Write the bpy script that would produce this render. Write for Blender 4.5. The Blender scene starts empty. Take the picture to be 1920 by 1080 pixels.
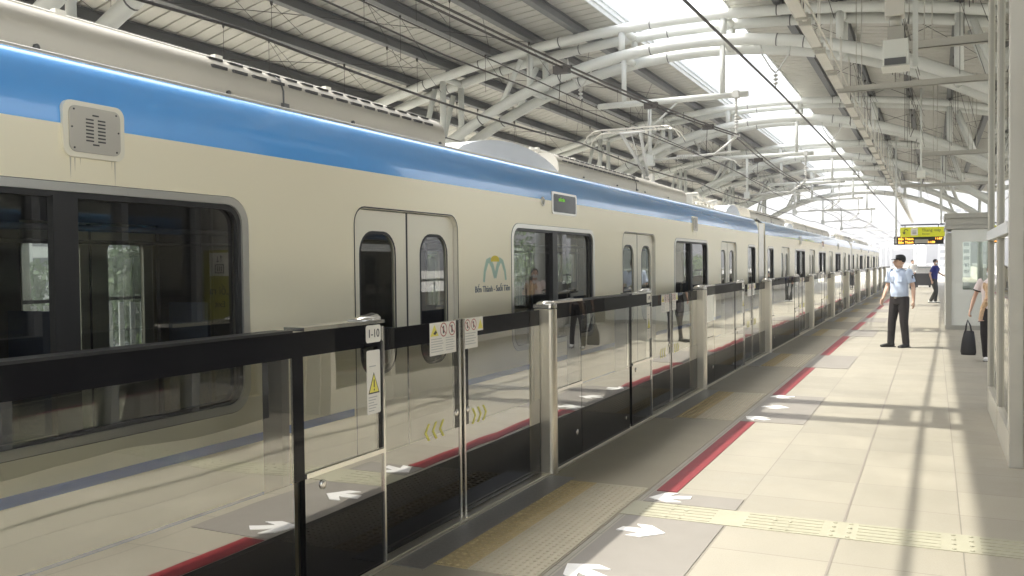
import bpy, math, random
from mathutils import Vector, Matrix
random.seed(7)
R = math.radians
SC = bpy.context.scene
COL = SC.collection

# ---------------------------------------------------------------- helpers
def tag(o, label=None, cat=None, group=None, kind=None):
    if label: o['label'] = label
    if cat: o['category'] = cat
    if group: o['group'] = group
    if kind: o['kind'] = kind
    return o

def empty(name, loc=(0, 0, 0), rz=0.0):
    o = bpy.data.objects.new(name, None)
    COL.objects.link(o)
    o.location = loc
    o.rotation_euler = (0, 0, rz)
    o.empty_display_size = 0.2
    return o

def kids(o):
    return [c for c in bpy.data.objects if c.parent == o]

def copy_tree(o, parent=None):
    c = o.copy()
    COL.objects.link(c)
    c.parent = parent
    for ch in kids(o):
        copy_tree(ch, c)
    return c

class MB:
    def __init__(s):
        s.v = []; s.f = []; s.m = []; s.cur = 0; s.sm = []; s.smooth = False
    def mat(s, i):
        s.cur = i; return s
    def add(s, vs, fs, smooth=None):
        b = len(s.v)
        s.v += [tuple(p) for p in vs]
        for f in fs:
            s.f.append(tuple(b + i for i in f)); s.m.append(s.cur)
            s.sm.append(s.smooth if smooth is None else smooth)
        return s
    def box(s, x0, x1, y0, y1, z0, z1):
        if x0 > x1: x0, x1 = x1, x0
        if y0 > y1: y0, y1 = y1, y0
        if z0 > z1: z0, z1 = z1, z0
        return s.add([(x0,y0,z0),(x1,y0,z0),(x1,y1,z0),(x0,y1,z0),(x0,y0,z1),(x1,y0,z1),(x1,y1,z1),(x0,y1,z1)],
              [(0,3,2,1),(4,5,6,7),(0,1,5,4),(1,2,6,5),(2,3,7,6),(3,0,4,7)], False)
    def quad(s, a, b, c, d):
        return s.add([a, b, c, d], [(0, 1, 2, 3)], False)
    def tube(s, pts, r, n=8, cap=True, ry=None, up=None):
        pts = [Vector(p) for p in pts]
        rs = r if isinstance(r, (list, tuple)) else [r] * len(pts)
        vs = []; fs = []
        prev = None
        for i, p in enumerate(pts):
            if i == 0: t = pts[1] - p
            elif i == len(pts) - 1: t = p - pts[i - 1]
            else: t = (pts[i + 1] - p).normalized() + (p - pts[i - 1]).normalized()
            t.normalize()
            if prev is None:
                u = Vector(up) if up else (Vector((0, 0, 1)) if abs(t.z) < 0.9 else Vector((1, 0, 0)))
            else:
                u = prev
            a = (u - t * u.dot(t))
            if a.length < 1e-6: a = t.orthogonal()
            a.normalize(); prev = a
            b = t.cross(a)
            ra = rs[i]
            if isinstance(ra, (list, tuple)): ra, rb = ra
            else: rb = ra
            for k in range(n):
                w = 2 * math.pi * k / n
                vs.append(p + a * math.cos(w) * ra + b * math.sin(w) * rb)
        for i in range(len(pts) - 1):
            for k in range(n):
                k2 = (k + 1) % n
                fs.append((i * n + k, i * n + k2, (i + 1) * n + k2, (i + 1) * n + k))
        s.add(vs, fs, True)
        if cap:
            b = len(s.v) - len(vs)
            s.f.append(tuple(b + k for k in reversed(range(n)))); s.m.append(s.cur); s.sm.append(False)
            e = b + (len(pts) - 1) * n
            s.f.append(tuple(e + k for k in range(n))); s.m.append(s.cur); s.sm.append(False)
        return s
    def cyl(s, a, b, r, n=10):
        return s.tube([a, b], r, n)
    def lathe(s, c, prof, n=12, axis='z'):
        # prof: (r, h) list
        vs = []; fs = []
        for r_, h in prof:
            for k in range(n):
                w = 2 * math.pi * k / n
                if axis == 'z': vs.append((c[0] + r_ * math.cos(w), c[1] + r_ * math.sin(w), c[2] + h))
                elif axis == 'x': vs.append((c[0] + h, c[1] + r_ * math.cos(w), c[2] + r_ * math.sin(w)))
                else: vs.append((c[0] + r_ * math.sin(w), c[1] + h, c[2] + r_ * math.cos(w)))
        for i in range(len(prof) - 1):
            for k in range(n):
                k2 = (k + 1) % n
                fs.append((i * n + k, i * n + k2, (i + 1) * n + k2, (i + 1) * n + k))
        fs.append(tuple(reversed(range(n)))); fs.append(tuple((len(prof) - 1) * n + k for k in range(n)))
        return s.add(vs, fs, True)
    def ell(s, c, rx, ry, rz, n=12, m=8):
        vs = []; fs = []
        for i in range(1, m):
            ph = math.pi * i / m
            for k in range(n):
                w = 2 * math.pi * k / n
                vs.append((c[0] + rx * math.sin(ph) * math.cos(w), c[1] + ry * math.sin(ph) * math.sin(w), c[2] + rz * math.cos(ph)))
        t = len(vs); vs.append((c[0], c[1], c[2] + rz)); vs.append((c[0], c[1], c[2] - rz))
        for i in range(m - 2):
            for k in range(n):
                k2 = (k + 1) % n
                fs.append((i * n + k, (i + 1) * n + k, (i + 1) * n + k2, i * n + k2))
        for k in range(n):
            k2 = (k + 1) % n
            fs.append((t, k, k2)); fs.append((t + 1, (m - 2) * n + k2, (m - 2) * n + k))
        return s.add(vs, fs, True)
    def extr(s, outline, axis, a, b):
        # outline: 2d points; axis 'x': (y,z) extruded x a..b ; 'y': (x,z) ; 'z': (x,y)
        def P(p, t):
            if axis == 'x': return (t, p[0], p[1])
            if axis == 'y': return (p[0], t, p[1])
            return (p[0], p[1], t)
        n = len(outline)
        vs = [P(p, a) for p in outline] + [P(p, b) for p in outline]
        fs = [tuple(range(n)), tuple(reversed(range(n, 2 * n)))]
        for i in range(n):
            j = (i + 1) % n
            fs.append((i, i + n, j + n, j))
        return s.add(vs, fs, False)
    def build(s, name, mats, parent=None, bevel=0, loc=None, norm=True):
        me = bpy.data.meshes.new(name)
        me.from_pydata(s.v, [], s.f)
        if not isinstance(mats, (list, tuple)): mats = [mats]
        for m in mats: me.materials.append(m)
        me.polygons.foreach_set('material_index', s.m)
        me.polygons.foreach_set('use_smooth', s.sm)
        if norm:
            import bmesh
            bm = bmesh.new(); bm.from_mesh(me)
            bmesh.ops.recalc_face_normals(bm, faces=bm.faces)
            bm.to_mesh(me); bm.free()
        me.update()
        o = bpy.data.objects.new(name, me)
        COL.objects.link(o)
        if parent: o.parent = parent
        if loc: o.location = loc
        if bevel:
            bv = o.modifiers.new('bevel', 'BEVEL'); bv.width = bevel; bv.segments = 2; bv.limit_method = 'ANGLE'; bv.angle_limit = R(40)
        return o

def rrect(y0, y1, z0, z1, r, n=6, rb=None):
    """rounded rectangle outline counter-clockwise from lower left corner; r top radius, rb bottom radius"""
    rb = r if rb is None else rb
    pts = []
    for (cy, cz, a0, rr) in ((y0 + rb, z0 + rb, 180, rb), (y1 - rb, z0 + rb, 270, rb), (y1 - r, z1 - r, 0, r), (y0 + r, z1 - r, 90, r)):
        for k in range(n + 1):
            w = R(a0 + 90 * k / n)
            pts.append((cy + rr * math.cos(w), cz + rr * math.sin(w)))
    return pts

def plate_hole(mb, P, cell, hole, n=6):
    """faces between cell rect and rounded hole outline (len 4*(n+1)); P maps (y,z) -> 3d"""
    y0, y1, z0, z1 = cell
    cs = [(y0, z0), (y1, z0), (y1, z1), (y0, z1)]
    m = n + 1
    vs = [P(*c) for c in cs] + [P(*h) for h in hole]
    fs = []
    for q in range(4):
        for k in range(n):
            a = 4 + q * m + k
            fs.append((q, a + 1, a) if False else (q, a, a + 1)[::-1])
        a = 4 + q * m + n
        b = 4 + ((q + 1) % 4) * m
        fs.append((q, (q + 1) % 4, b, a))
    mb.add(vs, fs, False)

def ring(mb, P, outer, inner):
    """faces between two outlines with equal counts"""
    n = len(outer)
    vs = [P(*p) for p in outer] + [P(*p) for p in inner]
    mb.add(vs, [(i, (i + 1) % n, n + (i + 1) % n, n + i) for i in range(n)], False)

def loopwall(mb, A, B):
    n = len(A)
    mb.add(list(A) + list(B), [(i, (i + 1) % n, n + (i + 1) % n, n + i) for i in range(n)], False)

def text(body, size, m, parent, loc, rot, name='lettering', ext=0.0015, align='CENTER', sx=1.0):
    cu = bpy.data.curves.new(name, 'FONT')
    cu.body = body; cu.size = size; cu.extrude = ext; cu.align_x = align; cu.align_y = 'CENTER'
    cu.resolution_u = 3
    t = bpy.data.objects.new(name, cu); COL.objects.link(t)
    dg = bpy.context.evaluated_depsgraph_get(); dg.update()
    me = bpy.data.meshes.new_from_object(t.evaluated_get(dg))
    bpy.data.objects.remove(t)
    me.name = name
    o = bpy.data.objects.new(name, me); COL.objects.link(o)
    me.materials.clear(); me.materials.append(m)
    o.parent = parent; o.location = loc; o.rotation_euler = rot; o.scale = (sx, 1, 1)
    return o

# ---------------------------------------------------------------- materials
def nmat(name):
    m = bpy.data.materials.new(name); m.use_nodes = True
    nt = m.node_tree
    return m, nt, nt.nodes.get('Principled BSDF')

def mat(name, col, rough=0.5, metal=0.0, var=0.0, vs=3.0, bump=0.0, bs=40.0, coat=0.0, spec=None, emit=None, es=0, stretch=None, rvar=0.0):
    m, nt, b = nmat(name)
    c = (*col, 1)
    b.inputs['Base Color'].default_value = c
    b.inputs['Roughness'].default_value = rough
    b.inputs['Metallic'].default_value = metal
    if spec is not None: b.inputs['Specular IOR Level'].default_value = spec
    if coat: b.inputs['Coat Weight'].default_value = coat; b.inputs['Coat Roughness'].default_value = 0.06
    if emit: b.inputs['Emission Color'].default_value = (*emit, 1); b.inputs['Emission Strength'].default_value = es
    if var or bump or rvar:
        tc = nt.nodes.new('ShaderNodeTexCoord'); mp = nt.nodes.new('ShaderNodeMapping')
        nt.links.new(tc.outputs['Object'], mp.inputs[0])
        if stretch: mp.inputs['Scale'].default_value = stretch
    if var or rvar:
        n = nt.nodes.new('ShaderNodeTexNoise'); n.inputs['Scale'].default_value = vs; n.inputs['Detail'].default_value = 6
        nt.links.new(mp.outputs[0], n.inputs['Vector'])
        if var:
            mx = nt.nodes.new('ShaderNodeMix'); mx.data_type = 'RGBA'
            mx.inputs['A'].default_value = tuple(max(0, x * (1 - var)) for x in col) + (1,)
            mx.inputs['B'].default_value = tuple(min(1, x * (1 + var)) for x in col) + (1,)
            nt.links.new(n.outputs['Fac'], mx.inputs['Factor']); nt.links.new(mx.outputs['Result'], b.inputs['Base Color'])
        if rvar:
            mr = nt.nodes.new('ShaderNodeMapRange'); mr.inputs[1].default_value = .3; mr.inputs[2].default_value = .7
            mr.inputs[3].default_value = max(0, rough - rvar); mr.inputs[4].default_value = rough + rvar
            nt.links.new(n.outputs['Fac'], mr.inputs[0]); nt.links.new(mr.outputs[0], b.inputs['Roughness'])
    if bump:
        n2 = nt.nodes.new('ShaderNodeTexNoise'); n2.inputs['Scale'].default_value = bs; n2.inputs['Detail'].default_value = 4
        nt.links.new(mp.outputs[0], n2.inputs['Vector'])
        bp = nt.nodes.new('ShaderNodeBump'); bp.inputs['Strength'].default_value = bump; bp.inputs['Distance'].default_value = 0.01
        nt.links.new(n2.outputs['Fac'], bp.inputs['Height']); nt.links.new(bp.outputs[0], b.inputs['Normal'])
    return m

def glass(name, tint, f0, fs, rough=0.0, wav=0.0, opaque=None):
    """coated pane: transparent tint (or an opaque backing) under a mirror-like coat"""
    m, nt, b = nmat(name)
    nt.nodes.remove(b)
    out = nt.nodes.get('Material Output')
    tr = nt.nodes.new('ShaderNodeBsdfTransparent') if opaque is None else nt.nodes.new('ShaderNodeBsdfDiffuse')
    tr.inputs['Color'].default_value = (*(tint if opaque is None else opaque), 1)
    gl = nt.nodes.new('ShaderNodeBsdfGlossy'); gl.inputs['Roughness'].default_value = rough
    gl.inputs['Color'].default_value = (.96, .96, .94, 1)
    lw = nt.nodes.new('ShaderNodeFresnel'); lw.inputs[0].default_value = 1.5
    mu = nt.nodes.new('ShaderNodeMath'); mu.operation = 'MULTIPLY_ADD'; mu.use_clamp = True
    mu.inputs[1].default_value = fs; mu.inputs[2].default_value = f0
    nt.links.new(lw.outputs[0], mu.inputs[0])
    mx = nt.nodes.new('ShaderNodeMixShader')
    nt.links.new(mu.outputs[0], mx.inputs[0]); nt.links.new(tr.outputs[0], mx.inputs[1]); nt.links.new(gl.outputs[0], mx.inputs[2])
    nt.links.new(mx.outputs[0], out.inputs[0])
    if wav:
        tc = nt.nodes.new('ShaderNodeTexCoord'); n = nt.nodes.new('ShaderNodeTexNoise')
        n.inputs['Scale'].default_value = 1.3; n.inputs['Detail'].default_value = 1
        nt.links.new(tc.outputs['Object'], n.inputs['Vector'])
        bp = nt.nodes.new('ShaderNodeBump'); bp.inputs['Strength'].default_value = 1.0; bp.inputs['Distance'].default_value = wav
        nt.links.new(n.outputs['Fac'], bp.inputs['Height'])
        nt.links.new(bp.outputs[0], gl.inputs['Normal'])
    return m

M = {}
def floor_mat(name, c1, c2, mortar, w, h, off, ms, rough, mott=0.06):
    m, nt, b = nmat(name)
    tc = nt.nodes.new('ShaderNodeTexCoord'); mp = nt.nodes.new('ShaderNodeMapping')
    nt.links.new(tc.outputs['Object'], mp.inputs[0]); mp.inputs['Location'].default_value = off
    br = nt.nodes.new('ShaderNodeTexBrick'); br.offset = 0.0; br.squash = 1.0
    br.inputs['Color1'].default_value = (*c1, 1); br.inputs['Color2'].default_value = (*c2, 1); br.inputs['Mortar'].default_value = (*mortar, 1)
    br.inputs['Scale'].default_value = 1.0; br.inputs['Mortar Size'].default_value = ms; br.inputs['Mortar Smooth'].default_value = 0.1
    br.inputs['Brick Width'].default_value = w; br.inputs['Row Height'].default_value = h; br.inputs['Bias'].default_value = 0
    nt.links.new(mp.outputs[0], br.inputs['Vector'])
    n = nt.nodes.new('ShaderNodeTexNoise'); n.inputs['Scale'].default_value = 2.2; n.inputs['Detail'].default_value = 8; n.inputs['Roughness'].default_value = .65
    nt.links.new(tc.outputs['Object'], n.inputs['Vector'])
    n3 = nt.nodes.new('ShaderNodeTexNoise'); n3.inputs['Scale'].default_value = 120; n3.inputs['Detail'].default_value = 3
    nt.links.new(tc.outputs['Object'], n3.inputs['Vector'])
    mr = nt.nodes.new('ShaderNodeMapRange'); mr.inputs[1].default_value = .3; mr.inputs[2].default_value = .7; mr.inputs[3].default_value = 1 - mott; mr.inputs[4].default_value = 1 + mott
    nt.links.new(n.outputs['Fac'], mr.inputs[0])
    mr2 = nt.nodes.new('ShaderNodeMapRange'); mr2.inputs[1].default_value = .3; mr2.inputs[2].default_value = .7; mr2.inputs[3].default_value = .95; mr2.inputs[4].default_value = 1.05
    nt.links.new(n3.outputs['Fac'], mr2.inputs[0])
    m1 = nt.nodes.new('ShaderNodeMath'); m1.operation = 'MULTIPLY'
    nt.links.new(mr.outputs[0], m1.inputs[0]); nt.links.new(mr2.outputs[0], m1.inputs[1])
    vm = nt.nodes.new('ShaderNodeVectorMath'); vm.operation = 'SCALE'
    n4 = nt.nodes.new('ShaderNodeTexNoise'); n4.inputs['Scale'].default_value = .9; n4.inputs['Detail'].default_value = 10; n4.inputs['Roughness'].default_value = .8; n4.inputs['Distortion'].default_value = .6
    nt.links.new(tc.outputs['Object'], n4.inputs['Vector'])
    mr4 = nt.nodes.new('ShaderNodeMapRange'); mr4.inputs[1].default_value = .60; mr4.inputs[2].default_value = .74; mr4.inputs[3].default_value = 1; mr4.inputs[4].default_value = .84
    nt.links.new(n4.outputs['Fac'], mr4.inputs[0])
    m4 = nt.nodes.new('ShaderNodeMath'); m4.operation = 'MULTIPLY'; nt.links.new(m1.outputs[0], m4.inputs[0]); nt.links.new(mr4.outputs[0], m4.inputs[1]); m1 = m4
    nt.links.new(br.outputs['Color'], vm.inputs[0]); nt.links.new(m1.outputs[0], vm.inputs['Scale'])
    nt.links.new(vm.outputs[0], b.inputs['Base Color'])
    rr = nt.nodes.new('ShaderNodeMapRange'); rr.inputs[1].default_value = .3; rr.inputs[2].default_value = .7; rr.inputs[3].default_value = rough - .1; rr.inputs[4].default_value = rough + .12
    nt.links.new(n.outputs['Fac'], rr.inputs[0]); nt.links.new(rr.outputs[0], b.inputs['Roughness'])
    bp = nt.nodes.new('ShaderNodeBump'); bp.inputs['Strength'].default_value = .4; bp.inputs['Distance'].default_value = .002; bp.invert = True
    nt.links.new(br.outputs['Fac'], bp.inputs['Height']); nt.links.new(bp.outputs[0], b.inputs['Normal'])
    return m

M['tile'] = floor_mat('platform_tiles', (.305, .284, .228), (.262, .245, .198), (.19, .175, .145), .64, .62, (.49, .01, 0), .004, .5)
M['joint'] = mat('joint_metal', (.22, .2, .17), .5)
M['edge_tile'] = mat('edge_tiles', (.27, .243, .18), .6, var=.12, vs=2.5, bump=.2, bs=60)
M['granite'] = mat('granite_grey', (.17, .16, .145), .35, var=.35, vs=60, bump=.05)
M['red'] = mat('red_line', (.19, .022, .026), .55, var=.18, vs=14)
M['greypaint'] = mat('grey_panel', (.218, .204, .18), .6, var=.1, vs=5)
M['white'] = mat('white_paint', (.70, .70, .68), .55, var=.12, vs=14)
M['yellow_t'] = mat('tactile_yellow', (.325, .315, .235), .6, var=.1, vs=7)
M['gold_t'] = mat('tactile_gold', (.42, .33, .17), .6, var=.15, vs=9)
M['buff_t'] = mat('tactile_buff', (.42, .38, .28), .6, var=.12, vs=6)
M['concrete'] = mat('concrete', (.50, .485, .44), .85, var=.25, vs=1.2, bump=.3, bs=14)
M['ballast'] = mat('track_slab', (.16, .15, .14), .9, var=.3, vs=4, bump=.5, bs=20)
M['rail'] = mat('rail_steel', (.25, .22, .2), .35, .9)
M['steel'] = mat('white_steel', (.61, .625, .59), .42, var=.06, vs=2)
M['purlin'] = mat('grey_purlin', (.115, .118, .118), .5, .2, var=.12, vs=1.5)
M['sheet'] = mat('roof_sheet', (.49, .48, .43), .55, .0, var=.07, vs=.9, stretch=(.3, 2, 1))
M['fascia'] = mat('skylight_fascia', (.7, .72, .72), .5)
M['train'] = mat('train_aluminium', (.89, .825, .625), .28, .25, var=.02, vs=.7, bump=.02, bs=1.5)
M['door'] = mat('train_door', (.80, .765, .63), .30, .2, var=.03)
M['blue'] = mat('train_blue', (.105, .37, .82), .2, .0, coat=1.0, var=.03, vs=2, bump=.02, bs=1.5)
M['blue_shaded'] = mat('train_blue_shaded', (.022, .13, .50), .3)  # same blue paint as the roof band, darkened as it looks in shade
M['fairing'] = mat('roof_fairing', (.50, .475, .41), .42, .3, var=.14, vs=3, stretch=(1, .4, 2))
M['roofgrey'] = mat('train_roof', (.72, .71, .66), .5, .1, var=.15, vs=2)
M['cover'] = mat('roof_cover', (.62, .66, .72), .4, .1, var=.05)
M['alu'] = mat('frame_aluminium', (.74, .72, .66), .28, .8)
M['stain'] = mat('stainless', (.72, .675, .56), .36, .9, bump=.015, bs=5, stretch=(8, 8, .4))
M['chrome'] = mat('bright_steel', (.8, .78, .73), .18, .9)
M['black'] = mat('black_rubber', (.012, .012, .012), .45)
M['dark'] = mat('dark_underframe', (.03, .03, .032), .7)
M['wglass'] = glass('train_window_glass', (.50, .53, .50), .12, 1.0)
M['wfar'] = glass('train_far_window_glass', (.86, .89, .87), .02, .6)
M['wclear'] = glass('train_window_inner', (.9, .92, .9), .0, .0)
M['gglass'] = glass('gate_glass', (.96, .955, .90), .30, 1.3, wav=.004)
M['gclear'] = glass('gate_glass_back', (.96, .97, .95), .0, .0)
M['gblack'] = glass('gate_black_glass', None, .34, 1.25, wav=.004, opaque=(.006, .006, .007))
M['refl_shade'] = glass('gate_reflected_shade', None, .0, .75, opaque=(.006, .006, .007))  # dull black strip standing in for the mirrored shaded floor along the gates
M['gband'] = glass('gate_black_band', None, .0, .4, wav=.004, opaque=(.009, .009, .010))
M['eglass'] = glass('lobby_glass', (.74, .78, .74), .08, 1.0)
M['label'] = mat('label_white', (.78, .75, .66), .5)
M['ink'] = mat('label_ink', (.05, .05, .05), .6)
M['grey_ink'] = mat('label_grey_ink', (.42, .41, .38), .6)
M['redink'] = mat('label_red', (.42, .12, .1), .6)
M['warn'] = mat('warning_yellow', (.78, .70, .12), .5)
M['chev'] = mat('chevron_yellow', (.72, .66, .12), .5)
M['logo_g'] = mat('logo_green', (.42, .60, .50), .5)
M['logo_y'] = mat('logo_yellow', (.75, .62, .06), .5)
M['logo_t'] = mat('logo_text', (.13, .16, .20), .5)
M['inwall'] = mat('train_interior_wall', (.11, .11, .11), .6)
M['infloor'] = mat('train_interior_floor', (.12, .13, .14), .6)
M['grime'] = mat('rain_grime', (.52, .48, .37), .6)
M['seat'] = mat('train_seat', (.03, .06, .13), .6)
M['screen'] = mat('led_window', (.02, .025, .02), .15)
M['led_g'] = mat('led_green', (.1, .5, .02), .5, emit=(.35, .9, .05), es=.12)
M['led_o'] = mat('led_orange', (.7, .25, .02), .5, emit=(1, .42, .04), es=1.6)
M['sign_y'] = mat('sign_yellow', (.80, .82, .03), .45)
M['navy'] = mat('navy_bar', (.02, .02, .06), .5)
M['clad'] = mat('lobby_cladding', (.54, .52, .45), .38, .35, var=.07, vs=2, stretch=(2, 2, .3))
M['booth'] = mat('booth_panel', (.74, .75, .69), .45, var=.05)
M['boothtrim'] = mat('booth_trim', (.42, .41, .36), .4, .3)
M['wire'] = mat('wire', (.05, .045, .04), .5, .4)
M['insul'] = mat('insulator', (.5, .5, .47), .3)
M['lamp'] = mat('lamp_housing', (.62, .60, .53), .5, var=.1)
M['skin'] = mat('skin', (.62, .41, .30), .5, spec=.3)
M['hair'] = mat('hair', (.012, .010, .009), .5)
M['shirt_b'] = mat('shirt_light_blue', (.52, .61, .76), .8, bump=.6, bs=9, var=.06, vs=9)
M['shirt_w'] = mat('shirt_white', (.75, .74, .72), .8, bump=.5, bs=9)
M['shirt_n'] = mat('shirt_navy', (.03, .035, .22), .8, bump=.5, bs=9)
M['top_p'] = mat('top_pale_pink', (.72, .64, .63), .8, bump=.5, bs=9)
M['tan'] = mat('child_tan_print', (.60, .42, .26), .8, var=.5, vs=16)
M['trouser'] = mat('trousers_dark', (.016, .013, .013), .6, bump=.6, bs=8)
M['trouser_g'] = mat('trousers_charcoal', (.045, .045, .04), .8, bump=.6, bs=8)
M['shoe'] = mat('shoe_black', (.015, .015, .015), .3)
M['shoe_w'] = mat('shoe_white', (.7, .7, .68), .6)
M['cap'] = mat('cap_black', (.014, .016, .016), .7)
M['bag'] = mat('bag_black', (.014, .014, .016), .45, bump=.2, bs=10)
M['mask'] = mat('face_mask', (.72, .75, .78), .8)
M['bark'] = mat('bark', (.10, .075, .05), .9)
M['leaf'] = mat('leaves', (.075, .12, .035), .6, var=.45, vs=.5)
M['leaf2'] = mat('leaves_light', (.13, .19, .05), .6, var=.4, vs=.5)
M['bldg'] = mat('building_white', (.62, .62, .58), .7, var=.06, vs=.2)
M['bwin'] = mat('building_window', (.05, .06, .07), .2)
M['ground'] = mat('ground_city', (.29, .28, .24), .9, var=.3, vs=.03)
M['mast'] = mat('mast_grey', (.55, .56, .55), .5)

# ---------------------------------------------------------------- constants
TX = -4.55            # train centre line
GX = -2.63            # gate plane
TRY0, TRD = 9.25, 12.7  # truss centre lines
TR = [TRY0 + TRD * k for k in range(-1, 6)]
ROOF0, ROOF1 = TR[0] - 6, TR[-1] + 1.6
SKL, SKR = -7.35, -4.5
def zU(x): return 7.47 - (32 - math.sqrt(32 * 32 - (x + 5.2) ** 2))
def zL(x): return 6.88 - (12.6 - math.sqrt(12.6 ** 2 - (x + 5.2) ** 2))
def zS(x): return zU(x) + .38
GATES = [-.02, 4.95, 9.92, 14.93, 21.15, 26.14, 31.13, 36.12, 42.35, 47.33, 52.32, 57.31]
CARS = [7.45, 28.64, 49.83]
PEND = 98.0

# ---------------------------------------------------------------- ground and platform
g = MB(); g.add([(-1500, -600, -13), (1500, -600, -13), (1500, 3000, -13), (-1500, 3000, -13)], [(0, 1, 2, 3)])
tag(g.build('ground', M['ground']), kind='structure')

pf = empty('platform_floor', (0, 0, 0)); tag(pf, kind='structure')
m = MB(); m.box(-1.80, 3.3, -8, PEND, -1.35, 0.0); m.build('tiled_slab', M['tile'], pf)
m = MB(); m.box(-2.72, -1.804, -8, PEND, -1.35, 0.0); m.build('edge_slab', M['edge_tile'], pf)
m = MB(); m.box(-.497, -.483, -8, PEND, -.01, .002); m.build('movement_joint', M['joint'], pf)

def slab(name, m_, x0, x1, y0, y1, z=.004):
    b = MB(); b.box(x0, x1, y0, y1, -.003, z); return b.build(name, m_, pf)

def arrow_pts(L=.29, W=.24, s=.085):
    # chunky arrow pointing +x with swept-back barbs, centred
    return [(-L/2, -s*.45), (-L/2 + .02, s*.45), (L*.02, s*.45), (-L*.22, W/2), (L*.1, W/2), (L/2, 0), (L*.1, -W/2), (-L*.22, -W/2), (L*.02, -s*.45)]
def arrow(x, y, rz):
    b = MB(); b.extr(arrow_pts(), 'z', 0, .0045)
    o = b.build('direction_arrow', M['white'], pf); o.location = (x, y, .004); o.rotation_euler = (0, 0, rz); return o

dome_cache = {}
def tactile(y0, y1):
    key = 1
    if 'm' not in dome_cache:
        b = MB(); b.box(-.1, .1, 0, 2.0, 0, .004)
        o = b.build('tactile_base', M['gold_t'], pf); dome_cache['b'] = o.data; bpy.data.objects.remove(o)
        b = MB()
        for i in range(4):
            for j in range(33):
                b.lathe((-.075 + .05 * i, .03 + .06 * j, .004), [(.018, 0), (.011, .006)], 6)
        o = b.build('tactile_dome', M['gold_t'], pf); dome_cache['m'] = o.data; bpy.data.objects.remove(o)
        b = MB(); b.box(-.19, .19, 0, 2.0, 0, .004)
        for j in range(44):
            for i in range(9):
                b.lathe((-.17 + .0425 * i, .02 + .045 * j, .004), [(.012, 0), (.007, .004)], 5)
        o = b.build('tactile_mat', M['buff_t'], pf); dome_cache['f'] = o.data; bpy.data.objects.remove(o)
    for nm, me, x in (('tactile_strip', dome_cache['b'], -2.302), ('tactile_domes', dome_cache['m'], -2.302), ('tactile_mat', dome_cache['f'], -2.008)):
        o = bpy.data.objects.new(nm, me); COL.objects.link(o); o.parent = pf; o.location = (x, y0, 0)

prev_end = -4.0
for i, c in enumerate(GATES):
    y0, y1 = c - .86, c + 1.08
    slab('granite_threshold', M['granite'], -2.6, -2.405, y0 - .1, y1 + .15)
    tactile(y0, y1)
    slab('red_line', M['red'], -1.745, -1.60, prev_end, y0 - .02)
    prev_end = y1 + .02
    if i == 1:
        slab('grey_queue_panel', M['greypaint'], -1.75, -1.14, y0, 5.385)
        slab('grey_queue_panel', M['greypaint'], -1.75, -1.14, 5.745, y1)
        slab('guiding_strip', M['yellow_t'], -1.80, 3.28, 5.395, 5.735)
        b = MB()
        for xs in (-1.15 - .32, -.83, -.49 + .0, .15, .79, 1.43):
            for sx in (-.045, .045):
                for q in range(4):
                    b.lathe((xs + sx, 5.43 + .09 * q, .004), [(.014, 0), (.009, .005)], 8)
        for q in range(5):
            pass
        b.build('guiding_studs', M['yellow_t'], pf)
        b = MB()
        for q in range(5):
            for k in range(8):
                xa = -1.8 + .64 * k + .12
                b.box(xa, xa + .44, 5.425 + .065 * q, 5.445 + .065 * q, .003, .007)
        b.build('guiding_ribs', M['yellow_t'], pf)
    else:
        slab('grey_queue_panel', M['greypaint'], -1.75, -1.14, y0, y1)
    if i > 2: continue
    arrow(-1.56, c + .13, 0)
    arrow(-1.60, c + .93, R(200))
    arrow(-1.62, c - .66, R(150))
slab('red_line', M['red'], -1.745, -1.60, prev_end, 66)

# track bed and opposite platform
m = MB(); m.box(-9.9, -2.74, -60, 400, -1.6, -1.15); tag(m.build('track_bed', M['ballast']), kind='structure')
for xr in (TX - .54, TX + .54, -8.1 - .54, -8.1 + .54):
    m = MB(); m.box(xr - .035, xr + .035, -60, 400, -1.15, -1.0); tag(m.build('track_rail', M['rail']), kind='structure')
m = MB(); m.box(-13.6, -9.95, -8, PEND, -1.35, 0); tag(m.build('opposite_platform', M['concrete']), kind='structure')
# viaduct beyond the station
m = MB(); m.box(-13.6, 3.3, PEND + .01, 400, -2.2, -1.61); tag(m.build('viaduct_deck', M['concrete']), kind='structure')
m = MB(); m.box(-13.6, 3.3, -60, PEND, -2.6, -1.61); tag(m.build('station_deck', M['concrete']), kind='structure')

# ---------------------------------------------------------------- roof
rf = empty('station_roof', (0, 0, 0)); tag(rf, 'curved ribbed metal canopy roof with open skylight strip over the tracks', 'roof')
def sheet(name, xa, xb, n):
    b = MB(); ys = []
    y = ROOF0
    while y < ROOF1:
        ys += [(y, 0), (y + .345, 0), (y + .350, .07), (y + .395, .07)]
        y += .40
    xs = [xa + (xb - xa) * i / n for i in range(n + 1)]
    vs = []
    for (yy, dz) in ys:
        for x in xs: vs.append((x, yy, zS(x) + dz))
    fs = []; k = n + 1
    for j in range(len(ys) - 1):
        for i in range(n): fs.append((j * k + i, j * k + i + 1, (j + 1) * k + i + 1, (j + 1) * k + i))
    b.add(vs, fs, False)
    # top skin
    vs = []
    for yy in (ROOF0, ROOF1):
        for x in xs: vs.append((x, yy, zS(x) + .12))
    b.add(vs, [(i, i + 1, k + i + 1, k + i) for i in range(n)], False)
    return b.build(name, M['sheet'], rf, norm=False)
sheet('roof_sheet', -16.2, SKL, 12)
sheet('roof_sheet', SKR, 5.2, 12)
b = MB()
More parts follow.
